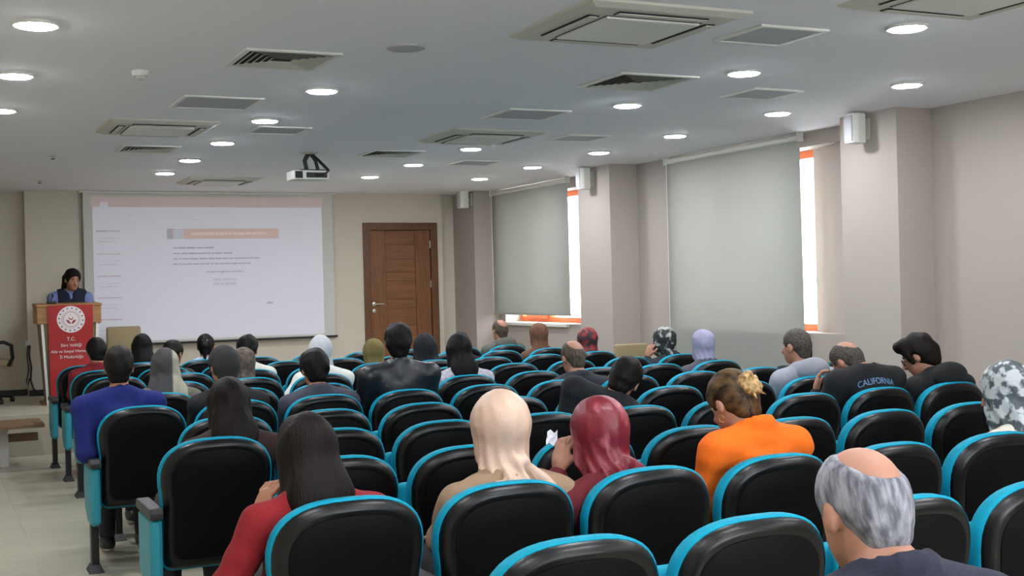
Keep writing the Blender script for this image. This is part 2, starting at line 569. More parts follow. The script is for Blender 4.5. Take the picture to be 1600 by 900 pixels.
t = thing('ceiling_speaker', 'flat round grey speaker disc flush in the ceiling', 'speaker', (2.40, 6.32, ZC))
MB().lathe([(0.105, 0), (0.105, -0.008), (0.095, -0.012)], 32).obj('grille', M_PERF, t, smooth=True)
t = thing('smoke_detector', 'small white smoke detector on the ceiling at left', 'detector', (1.18, 7.46, ZC))
MB().lathe([(0.05, 0), (0.05, -0.018), (0.042, -0.03)], 24).obj('base', M_WHITE, t, smooth=True)
MB().lathe([(0.026, -0.03), (0.028, -0.045), (0.02, -0.052)], 20).obj('sensor_head', M_GREYW, t, smooth=True)
for (x, y, lab) in ((1.12, 12.15, 'tiny dark sprinkler head on the ceiling, nearer of the two at far left'), (1.215, 14.76, 'tiny sprinkler head on the ceiling close to the front pier')):
    t = thing('sprinkler_head', lab, 'sprinkler', (x, y, ZC), group='sprinkler heads')
    MB().lathe([(0.03, 0), (0.028, -0.008), (0.012, -0.012), (0.012, -0.03)], 16).obj('cap', M_GREYW, t, smooth=True)
    MB().lathe([(0.02, -0.034), (0.02, -0.030)], 12).obj('deflector', M_DARK, t)

# projector hung from the ceiling
t = thing('projector', 'small white projector hanging from the ceiling on a dark bracket', 'projector', (3.33, 11.4, ZC))
MB().lathe([(0.085, 0), (0.085, -0.012), (0.03, -0.02)], 24).obj('ceiling_plate', M_GREYW, t, smooth=True)
br = MB().tube([(-0.01, 0, -0.015), (-0.045, 0.0, -0.08), (-0.03, 0, -0.165)], 0.022, 8).tube([(0.015, 0, -0.015), (0.06, 0.01, -0.07), (0.09, 0.02, -0.17)], 0.018, 8)
br.box(-0.1, 0.13, -0.06, 0.06, -0.178, -0.165)
br.obj('bracket', M_BLACK, t, smooth=True)
body = MB().box(-0.19, 0.15, -0.13, 0.13, -0.265, -0.18).obj('body', M_WHITE, t, bevel=0.012, smooth=True)
MB().box(-0.175, -0.105, -0.1335, -0.128, -0.255, -0.19).obj('vent_grille', M_DARK, body)
for i in range(5):
    z = -0.195 - i * 0.012
    MB().box(-0.172, -0.108, -0.136, -0.132, z - 0.003, z).obj('vent_slat', M_ARM, body)
MB().box(-0.07, 0.13, -0.1335, -0.128, -0.25, -0.2).obj('connector_panel', M_ARM, body, bevel=0.002)
MB().lathe([(0.04, 0.12), (0.042, 0.15), (0.034, 0.155)], 20, Matrix.Rotation(-PI / 2, 4, 'X')).obj('lens', M_DARK, body, loc=(-0.07, 0, -0.222), smooth=True)
cb = MB()
for k in range(4):
    o = 0.012 * k
    cb.tube([(0.02 + o, -0.135, -0.225), (0.05 + o, -0.155, -0.232), (0.115 + o, -0.13, -0.215 + o), (0.135, -0.09, -0.165 + o * 0.5), (0.09 + o * 0.5, -0.04, -0.10), (0.035, -0.01, -0.02)], 0.009, 6)
cb.obj('cables', M_BLACK, t, smooth=True)

# wall speakers on the pillars
SPK_ = [((7.72, 2.80), 'white wall speaker on the pillar right of the middle window'),
        ((12.2, 2.80), 'white wall speaker on the pillar between the two blinds'),
        ((15.62, 2.82), 'white wall speaker in the far window corner')]
for (y, z), lab in SPK_:
    t = thing('wall_speaker', lab, 'speaker', (XW, y, z - 0.12), rot=(0, 0, 0), group='white wall speakers')
    MB().box(-0.012, -0.001, -0.04, 0.04, 0.03, 0.2).obj('wall_plate', M_GREYW, t, bevel=0.003)
    MB().tube([(-0.01, 0, 0.12), (-0.075, 0, 0.12)], 0.012, 8).obj('bracket', M_GREYW, t)
    poly = [(-0.185, -0.05), (-0.19, 0.0), (-0.185, 0.05), (-0.145, 0.07), (-0.06, 0.055), (-0.05, 0.0), (-0.06, -0.055), (-0.145, -0.07)]
    b = MB().prism(poly, 0.0, 0.235, axis='z').obj('cabinet', M_WHITE, t, bevel=0.008)
    MB().box(-0.194, -0.186, -0.045, 0.045, 0.015, 0.22).obj('grille', M_PERF, b, bevel=0.003)

# ---------------------------------------------------------------- projection screen with the slide
SX0, SX1, SZ0, SZ1 = 1.815, 5.0, 1.008, 2.905
YS = YF - 0.05
M_SCR = mat('screen_cloth', (192, 190, 184), 0.85, emit=0.02)  # emit on cloth and slide stands in for the projector's light
M_IMG = mat('projected_page', (198, 197, 206), 0.85, emit=0.10)
M_PINK = mat('projected_red_header', (204, 186, 182), 0.85, emit=0.05)
M_BAR = mat('projected_title_bar', (203, 178, 170), 0.85, emit=0.07)
M_TXT = mat('projected_grey_text', (170, 169, 179), 0.85, emit=0.07)
M_TXT2 = mat('projected_faint_block', (186, 186, 194), 0.85, emit=0.09)
M_TXTR = mat('projected_red_text', (184, 168, 176), 0.85, emit=0.08)
M_TXTW = mat('projected_white_text', (214, 188, 178), 0.85, emit=0.11)
scr = thing('projection_screen', 'large white pull-down projection screen showing a faint slide', 'screen', ((SX0 + SX1) / 2, YS, SZ0))


def sb(x0, x1, z0, z1, d, name, m, parent=None, th=0.0012):
    cx = (SX0 + SX1) / 2
    return MB().box(x0 - cx, x1 - cx, -d - th, -d, z0 - SZ0, z1 - SZ0).obj(name, m, parent or scr)


cl = sb(SX0, SX1, SZ0 + 0.01, SZ1, 0.0, 'screen_cloth', M_SCR, th=0.002)
MB().lathe([(0.014, SX0 - 0.03 - (SX0 + SX1) / 2), (0.014, SX1 + 0.03 - (SX0 + SX1) / 2)], 12, Matrix.Rotation(PI / 2, 4, 'Y')).obj('bottom_bar', M_BLACK, scr, loc=(0, -0.001, 0), smooth=True)
MB().box(-1.64, 1.64, -0.03, 0.045, SZ1 - SZ0 - 0.002, ZC - SZ0 - 0.002).obj('roller_case', M_WHITE, scr, bevel=0.006)
sb(1.90, 4.86, 2.73, 2.862, 0.0025, 'slide_header', M_PINK, cl)
sb(1.925, 4.85, 1.05, 2.73, 0.0025, 'slide_page', M_IMG, cl)
d2 = 0.0042
sb(2.02, 2.11, 2.726, 2.79, d2, 'page_tab', M_IMG, cl)
sb(2.82, 4.26, 2.326, 2.457, d2, 'title_bar', M_BAR, cl)
sb(2.82, 2.89, 2.326, 2.457, d2 + .0015, 'title_bar_end', M_TXT, cl)
sb(2.91, 3.03, 2.326, 2.457, d2 + .0015, 'title_emblem', M_TXT2, cl)
rr = random.Random(3)


def textline(x0, x1, z, h, m, wmin=0.03, wmax=0.12):
    """an out-of-focus line of projected text: uneven word-length dashes"""
    mb = MB()
    cx = (SX0 + SX1) / 2
    x = x0
    while x < x1 - 0.01:
        w = min(rr.uniform(wmin, wmax), x1 - x)
        hh = h * rr.uniform(0.7, 1.0)
        mb.box(x - cx, x + w - cx, -d2 - 0.002, -d2, z - hh / 2 - SZ0, z + hh / 2 - SZ0)
        x += w + rr.uniform(0.006, 0.014)
    mb.obj('text_line', m, cl)


textline(3.12, 4.10, 2.392, 0.035, M_TXTW, 0.03, 0.09)
for x0, x1, z in ((2.89, 3.42, 2.212), (2.89, 3.66, 2.14), (2.89, 4.0, 2.072), (2.89, 3.88, 2.005), (3.30, 3.79, 1.90)):
    textline(x0, x1, z, 0.022, M_TXT)
textline(3.39, 3.69, 1.80, 0.028, M_TXT2)
textline(3.39, 3.69, 1.745, 0.04, M_TXT2)
textline(4.08, 4.16, 1.482, 0.03, M_TXT)
textline(2.36, 2.40, 2.63, 0.008, M_TXT)
textline(3.15, 3.22, 2.57, 0.008, M_TXT)
for i, z in enumerate((2.43, 2.145, 1.868, 1.60, 1.33)):
    textline(1.96, 2.25, z, 0.018, M_TXTR if i else M_TXT, 0.1, 0.2)
    textline(2.0, 2.25, z - 0.09, 0.012, M_TXT2)
    textline(1.98, 2.2, z - 0.13, 0.02, M_TXT2)

# ---------------------------------------------------------------- stage furniture
M_PODW = mat('podium_oak', (158, 112, 62), 0.5, var=0.15, vscale=3, stretch=(2, 12, 12))
M_PODS = mat('podium_side', (128, 112, 84), 0.55)
M_RED = mat('red_banner', (160, 16, 18), 0.55, bump=0.05, bscale=30)
M_PRINTW = mat('white_print', (226, 214, 214), 0.6)
M_PRINTG = mat('grey_print', (176, 160, 162), 0.6)
M_PRINTR = mat('red_print', (150, 34, 44), 0.6)
M_PRINTK = mat('dark_print', (70, 40, 50), 0.6)
pod = thing('lectern', 'wooden lectern with a red banner and round white emblem, on the stage', 'lectern', (1.48, 14.75, ZST))
MB().frustum((-0.25, 0.25, -0.1, 0.32, 0.0), (-0.31, 0.31, -0.12, 0.34, 0.92)).obj('body', M_PODS, pod, bevel=0.006)
MB().box(-0.30, 0.30, -0.08, 0.34, -0.0, 0.03).obj('plinth', M_PODW, pod, bevel=0.004)
MB().box(-0.345, 0.335, -0.15, 0.38, 0.90, 1.09).obj('top_box', M_PODW, pod, bevel=0.008)
MB().prism([(-0.16, 1.09), (0.38, 1.09), (0.38, 1.13), (-0.16, 1.115)], -0.35, 0.345, axis='x').obj('desk_top', M_PODW, pod, bevel=0.004)
for s in (-1, 1):
    MB().prism([(s * 0.235, 0.0), (s * 0.262, 0.0), (s * 0.305, 0.90), (s * 0.278, 0.90)], -0.135, -0.112).obj('white_edge', M_WHITE, pod)
ban = MB()
nz = 14
for i in range(nz + 1):
    z = 1.105 - i * (1.105 - 0.03) / nz
    w = 0.238 - 0.012 * i / nz
    yb = -0.164 - 0.004 * math.sin(i * 0.8)
    ban.v += [(-w + 0.005, yb, z), (w + 0.005, yb, z)]
for i in range(nz):
    ban.f.append((2 * i, 2 * i + 1, 2 * i + 3, 2 * i + 2))
bo = ban.obj('banner', M_RED, pod)
so = bo.modifiers.new('thickness', 'SOLIDIFY')
so.thickness = 0.004
so.offset = 1


def flat_disc(name, r0, r1, z, depth, m, x=0.0):
    mb = MB()
    mb.lathe([(r1, 0), (r1, 0.0015)] if r0 == 0 else [(r0, 0), (r0, 0.0015), (r1, 0.0015), (r1, 0)], 48, Matrix.Rotation(PI / 2, 4, 'X'), caps=(r0 == 0))
    if r0 > 0:
        n = 0
    return mb.obj(name, m, bo, loc=(0.008 + x, -0.1705 - depth, z))


EZ = 0.945
flat_disc('emblem_disc', 0, 0.148, EZ, 0, M_PRINTW)
flat_disc('emblem_ring', 0.098, 0.102, EZ, 0.002, M_PRINTG)
flat_disc('emblem_field', 0, 0.088, EZ, 0.002, M_PRINTG)
flat_disc('emblem_centre', 0, 0.078, EZ, 0.004, M_PRINTW)
dot_me = MB().lathe([(0.0085, 0), (0.0085, 0.0012)], 10, Matrix.Rotation(PI / 2, 4, 'X')).mesh('star', M_PRINTK)
for i in range(16):
    a = 2 * PI * i / 16 + 0.1
    link('emblem_star', dot_me, bo, (0.008 + 0.125 * math.sin(a), -0.174, EZ + 0.125 * math.cos(a)))
# crescent, star and two open hands
cr = []
for i in range(17):
    a = PI * 0.15 + (2 * PI - PI * 0.3) * i / 16 + PI * 0.5
    cr.append((0.024 * math.cos(a), 0.024 * math.sin(a)))
ci = []
for i in range(17):
    a = PI * 0.2 + (2 * PI - PI * 0.4) * i / 16 + PI * 0.5
    ci.append((0.019 * math.cos(a), 0.019 * math.sin(a) + 0.007))
cm = MB()
for (a, c_) in zip(cr, ci):
    cm.v += [(a[0], 0, a[1]), (c_[0], 0, c_[1]), (a[0], 0.0012, a[1]), (c_[0], 0.0012, c_[1])]
for i in range(16):
    k = 4 * i
    cm.f += [(k, k + 1, k + 5, k + 4), (k + 2, k + 6, k + 7, k + 3), (k, k + 4, k + 6, k + 2), (k + 1, k + 3, k + 7, k + 5)]
cm.obj('emblem_crescent', M_PRINTR, bo, loc=(0.008, -0.1775, EZ + 0.018))
st = [((0.010 if i % 2 == 0 else 0.004) * math.sin(PI * i / 5), (0.010 if i % 2 == 0 else 0.004) * math.cos(PI * i / 5)) for i in range(10)]
MB().prism(st, 0, 0.0012).obj('emblem_small_star', M_PRINTG, bo, loc=(0.008, -0.1775, EZ + 0.052))
for s in (-1, 1):
    hand = [(0.004, -0.045), (0.018, -0.042), (0.035, -0.03), (0.048, -0.010), (0.052, 0.004), (0.044, -0.002), (0.040, 0.004), (0.034, -0.004), (0.029, 0.0), (0.024, -0.010), (0.016, -0.010), (0.016, -0.022), (0.006, -0.028)]
    MB().prism([(s * a, b) for a, b in hand], 0, 0.0012).obj('emblem_hand', M_PRINTR, bo, loc=(0.008, -0.1775, EZ - 0.005))
for s_, z, size in (('T.C.', 0.71, 0.055), ('Siirt Valiliği', 0.643, 0.048), ('Aile ve Sosyal Hizmetler', 0.578, 0.044), ('İl Müdürlüğü', 0.514, 0.046)):
    me = text_mesh('banner_text', s_, size, M_PRINTW)
    o = link('banner_text', me, bo, (0.005, -0.172, z), (PI / 2, 0, 0))
    wid = max(v.co.x for v in me.vertices) - min(v.co.x for v in me.vertices)
    if wid > 0.43:
        o.scale.x = 0.43 / wid
m_ = thing('microphone', 'small black desk microphone on the lectern top, left of the woman', 'microphone', (1.30, 14.72, ZST + 1.122))
MB().box(-0.05, 0.05, -0.035, 0.035, 0, 0.03).obj('base', M_BLACK, m_, bevel=0.008)
MB().tube([(0, 0, 0.02), (0.0, 0.02, 0.05), (0.02, 0.06, 0.075)], 0.005, 8).obj('gooseneck', M_BLACK, m_)
MB().lathe([(0.006, 0), (0.011, 0.01), (0.011, 0.03), (0.005, 0.038)], 12).obj('capsule', M_BLACK, m_, loc=(0.02, 0.06, 0.07), smooth=True)


def office_chair(name, loc, rz, label, m_up, arms=True):
    t = thing(name, label, 'chair', loc, (0, 0, rz))
    MB().box(-0.25, 0.25, -0.24, 0.24, 0.42, 0.50).obj('seat', m_up, t, bevel=0.03, seg=3, smooth=True)
    MB().box(-0.205, 0.205, -0.30, -0.24, 0.52, 0.815).obj('backrest', m_up, t, bevel=0.03, seg=3, smooth=True)
    MB().tube([(0, -0.26, 0.60), (0, -0.29, 0.45), (0, -0.1, 0.40)], 0.02, 8).obj('back_support', M_BLACK, t, smooth=True)
    for s in ((-1, 1) if arms else ()):
        MB().tube([(s * 0.24, -0.16, 0.42), (s * 0.30, -0.17, 0.52), (s * 0.30, -0.15, 0.66), (s * 0.30, -0.06, 0.70), (s * 0.30, 0.12, 0.70), (s * 0.30, 0.2, 0.66), (s * 0.30, 0.21, 0.52), (s * 0.25, 0.18, 0.43)], 0.022, 8).obj('armrest', M_BLACK, t, smooth=True)
    MB().lathe([(0.03, 0.09), (0.03, 0.24), (0.02, 0.24), (0.02, 0.42)], 14).obj('gas_lift', M_BLACK, t, smooth=True)
    for k in range(5):
        a = 2 * PI * k / 5 + 0.3
        lg = MB().tube([(0, 0, 0.1), (0.28 * math.cos(a), 0.28 * math.sin(a), 0.065)], [0.03, 0.018], 8).obj('base_leg', M_BLACK, t, smooth=True)
        MB().lathe([(0.028, -0.02), (0.028, 0.02)], 12, Matrix.Translation((0.28 * math.cos(a), 0.28 * math.sin(a), 0.0285)) @ Matrix.Rotation(PI / 2, 4, 'X')).obj('castor', M_BLACK, lg, smooth=True)
    return t


office_chair('office_chair', (0.64, 15.42, ZST), -1.35, 'beige office chair with black looped armrests at the left edge of the stage', M_TAN)
office_chair('office_chair', (2.235, 15.55, ZST), PI + 0.05, 'tan office chair standing on the stage under the screen beside the lectern', M_TAN, arms=False)
# tan chair by the window wall
t = thing('side_chair', 'tan padded chair against the window wall beside the woman in patterned scarf', 'chair', (6.53, 10.98, 0))
MB().box(-0.2, 0.2, 0.0, 0.40, 0.42, 0.48).obj('seat', M_TAN, t, bevel=0.02, smooth=True)
MB().box(-0.19, 0.19, -0.045, 0.0, 0.62, 1.0).obj('backrest', M_TAN, t, bevel=0.02, seg=3, smooth=True)
for sx in (-1, 1):
    MB().tube([(sx * 0.17, 0.37, 0.0), (sx * 0.17, 0.36, 0.43)], 0.012, 8).obj('leg', M_POST, t)
    MB().tube([(sx * 0.17, -0.04, 0.0), (sx * 0.17, 0.0, 0.45), (sx * 0.17, -0.02, 0.7)], 0.012, 8).obj('leg', M_POST, t)

# coffee table and glass in front of the stage
tb = thing('coffee_table', 'low brown-topped table with white legs in front of the stage, left edge', 'table', (0.28, 12.98, 0))
M_TABLE = mat('brown_tabletop', (128, 98, 68), 0.4, var=0.12, vscale=3, stretch=(2, 12, 12))
MB().box(-0.75, 0.75, -0.32, 0.32, 0.385, 0.42).obj('tabletop', M_TABLE, tb, bevel=0.004)
MB().box(-0.72, 0.72, 0.10, 0.14, 0.22, 0.30).obj('rail', M_TABLE, tb, bevel=0.003)
M_LEGW = mat('white_table_leg', (196, 194, 192), 0.5)
for sx in (-0.40, 0.40):
    MB().box(sx - 0.04, sx + 0.04, -0.05, 0.09, 0, 0.385).obj('leg', M_LEGW, tb, bevel=0.006)
M_GL2 = glass_mat('drinking_glass', (0.93, 0.96, 0.95), 0.12)
g = MB()
g.lathe([(0.028, 0.001), (0.033, 0.09), (0.031, 0.09), (0.026, 0.008)], 20)
o = g.obj('drinking_glass', M_GL2, None, loc=(0.62, 12.93, 0.42), smooth=True, label='clear empty drinking glass on the low brown table', category='glass')
# cable on the front wall
cbm = MB().tube([(0, 0, 0.62), (-0.01, -0.01, 0.5), (0.012, -0.012, 0.35), (0.0, -0.01, 0.2), (0.03, -0.01, 0.09), (0.12, -0.03, 0.015), (0.22, -0.04, 0.008)], 0.011, 8)
cbm.tube([(-0.02, 0, 0.62), (-0.035, -0.01, 0.5), (-0.015, -0.012, 0.33), (-0.05, -0.012, 0.18), (-0.03, -0.012, 0.14), (-0.012, -0.01, 0.22)], 0.007, 8)
cbt = thing('power_cable', 'black cables hanging down the front wall beside the lectern', 'cable', (1.165, YF - 0.012, ZST))
cbm.obj('cable', M_BLACK, cbt, smooth=True)
MB().box(-0.05, 0.03, 0.0, 0.011, 0.60, 0.68).obj('socket', M_GREYW, cbt, bevel=0.003)

# ---------------------------------------------------------------- auditorium chairs
BW, BV = 0.261, 0.61     # half width, height of the back


def back_outline(d, n=44):
    """outline of the backrest inset by d: broad arched top with big corners, small corners below"""
    a = BW - d
    pts = []
    v0, b, e = 0.40, BV - 0.40 - d, 2.75
    m = n // 2
    for i in range(m + 1):
        th = PI * i / m
        cx, sx = math.cos(th), math.sin(th)
        pts.append((a * math.copysign(abs(cx) ** (2 / e), cx), v0 + b * abs(sx) ** (2 / e)))
    lo = d
    r = 0.05
    for vv in (0.36, 0.32, 0.28, 0.24, 0.15):
        pts.append((-a, vv))
    for k in range(5):
        th = PI + PI / 2 * k / 4
        pts.append((-a + r + r * math.cos(th), lo + r + r * math.sin(th)))
    for k in range(5):
        th = 1.5 * PI + PI / 2 * k / 4
        pts.append((a - r + r * math.cos(th), lo + r + r * math.sin(th)))
    for vv in (0.15, 0.24, 0.28, 0.32, 0.36):
        pts.append((a, vv))
    return pts


def back_pt(u, v, y):
    """back plane: leans backwards, dished a little"""
    q = min(1.0, max(0.0, (v - 0.30) / 0.14))
    u = u * (0.945 + 0.055 * q * q * (3 - 2 * q))
    yy = (BV - v) * 0.15 - 0.028 * (1 - (u / BW) ** 2) + y
    return (u, yy, 0.365 + v * 0.99)


def back_mesh(name, loops, m, cap_front=True, cap_back=True):
    """loops = [(inset, y)] from back to front"""
    mb = MB()
    n = len(back_outline(0))
    rings = []
    if cap_back:
        for s in (0.3, 0.65):
            rings.append([(u * s, 0.30 + (v - 0.30) * s, loops[0][1]) for u, v in back_outline(loops[0][0])])
    for d, y in loops:
        rings.append([(u, v, y) for u, v in back_outline(d)])
    if cap_front:
        for s in (0.65, 0.3):
            rings.append([(u * s, 0.30 + (v - 0.30) * s, loops[-1][1]) for u, v in back_outline(loops[-1][0])])
    for rg in rings:
        mb.v += [back_pt(*p) for p in rg]
    for k in range(len(rings) - 1):
        for i in range(n):
            j = (i + 1) % n
            mb.f.append((k * n + i, k * n + j, (k + 1) * n + j, (k + 1) * n + i))
    mb.f.append(tuple(range(n)))
    mb.f.append(tuple((len(rings) - 1) * n + i for i in reversed(range(n))))
    return mb.mesh(name, m, smooth=35)


cushion_me = back_mesh('back_cushion', [(0.006, -0.002), (0.0, 0.006), (0.0, 0.038), (0.006, 0.052), (0.03, 0.068)], M_TEAL)
shell_me = back_mesh('back_shell', [(0.052, -0.0315), (0.040, -0.0345), (0.030, -0.031), (0.014, -0.018), (0.008, -0.003)], M_SHELL)
panel_me = back_mesh('back_panel', [(0.058, -0.0355), (0.054, -0.0335), (0.054, -0.0300)], M_SHELLP)
seat_down = MB().box(-0.235, 0.235, 0.165, 0.58, 0.375, 0.465).mesh('seat', M_TEAL, bevel=0.03, seg=3, smooth=True)
seat_up = MB().box(-0.235, 0.235, 0.185, 0.265, 0.40, 0.80).mesh('seat', M_TEAL, bevel=0.03, seg=3, smooth=True)
pan_down = MB().box(-0.225, 0.225, 0.175, 0.56, 0.345, 0.378).mesh('seat_pan', M_SHELL, bevel=0.01)
pan_up = MB().box(-0.225, 0.225, 0.263, 0.29, 0.41, 0.79).mesh('seat_pan', M_SHELL, bevel=0.01)
pp = [(-0.01, 0.30), (0.22, 0.30), (0.33, 0.40), (0.33, 0.622), (-0.01, 0.622)]
PNL = MB()
PNL.prism([(-0.01, 0.29), (0.03, 0.275), (0.20, 0.275), (0.33, 0.36), (0.33, 0.622), (-0.01, 0.622)], -0.036, 0.036, axis='x')
PNL.v = [(x * 0.027 / 0.036, y, z) for x, y, z in PNL.v]
panel_side_me = PNL.mesh('side_panel', M_TEALP, bevel=0.014, seg=1)
arm_me = MB().prism([(-0.035, 0.622), (0.36, 0.622), (0.37, 0.64), (0.36, 0.668), (-0.02, 0.672), (-0.04, 0.65)], -0.0305, 0.0305, axis='x').mesh('armrest', M_ARM, bevel=0.008, seg=2)
post_me = MB().box(-0.022, 0.022, 0.07, 0.15, 0.03, 0.30).mesh('post', M_POST, bevel=0.006)
foot_me = MB().frustum((-0.045, 0.045, 0.02, 0.20, 0.0), (-0.026, 0.026, 0.065, 0.155, 0.045)).mesh('foot', M_POST, bevel=0.004)
PITCH_X = 0.56
SX = PITCH_X / 2


def make_chair(loc, label, occupied, last):
    t = thing('auditorium_chair', label, 'chair', loc, group='rows of teal auditorium chairs')
    link('back_cushion', cushion_me, t)
    sh = link('back_shell', shell_me, t)
    link('back_panel', panel_me, sh)
    st_ = link('seat', seat_down if occupied else seat_up, t)
    link('seat_pan', pan_down if occupied else pan_up, st_)
    for s in ((-1, 1) if last else (-1,)):
        sp = link('side_panel', panel_side_me, t, (s * SX, 0, 0))
        link('armrest', arm_me, sp)
        po = link('post', post_me, t, (s * SX, 0, 0))
        link('foot', foot_me, po)
    return t


ROWY = {0: 1.60, 1: 2.847, 2: 3.783, 3: 4.742, 4: 5.707, 5: 6.650, 6: 7.604, 7: 8.521, 8: 9.516, 9: 10.535, 10: 11.524, 11: 12.501}
ROWX = {0: 1.55, 1: 1.524, 2: 1.207, 3: 1.474, 4: 1.198, 5: 1.457, 6: 1.167, 7: 1.427, 8: 1.163, 9: 1.408, 10: 1.414, 11: 1.391}
SEATS = {0: (0, 0), 1: (0, 4), 2: (0, 7), 3: (0, 7), 4: (0, 9), 5: (0, 8), 6: (0, 9), 7: (0, 8), 8: (1, 9), 9: (0, 8), 10: (0, 8), 11: (0, 8)}


def seat_xy(r, j):
    return ROWX[r] + j * PITCH_X, ROWY[r]


# ---------------------------------------------------------------- people: implicit surfaces


def smin(a, b, k):
    h = np.clip(0.5 + 0.5 * (b - a) / k, 0, 1)
    return b * (1 - h) + a * h - k * h * (1 - h)


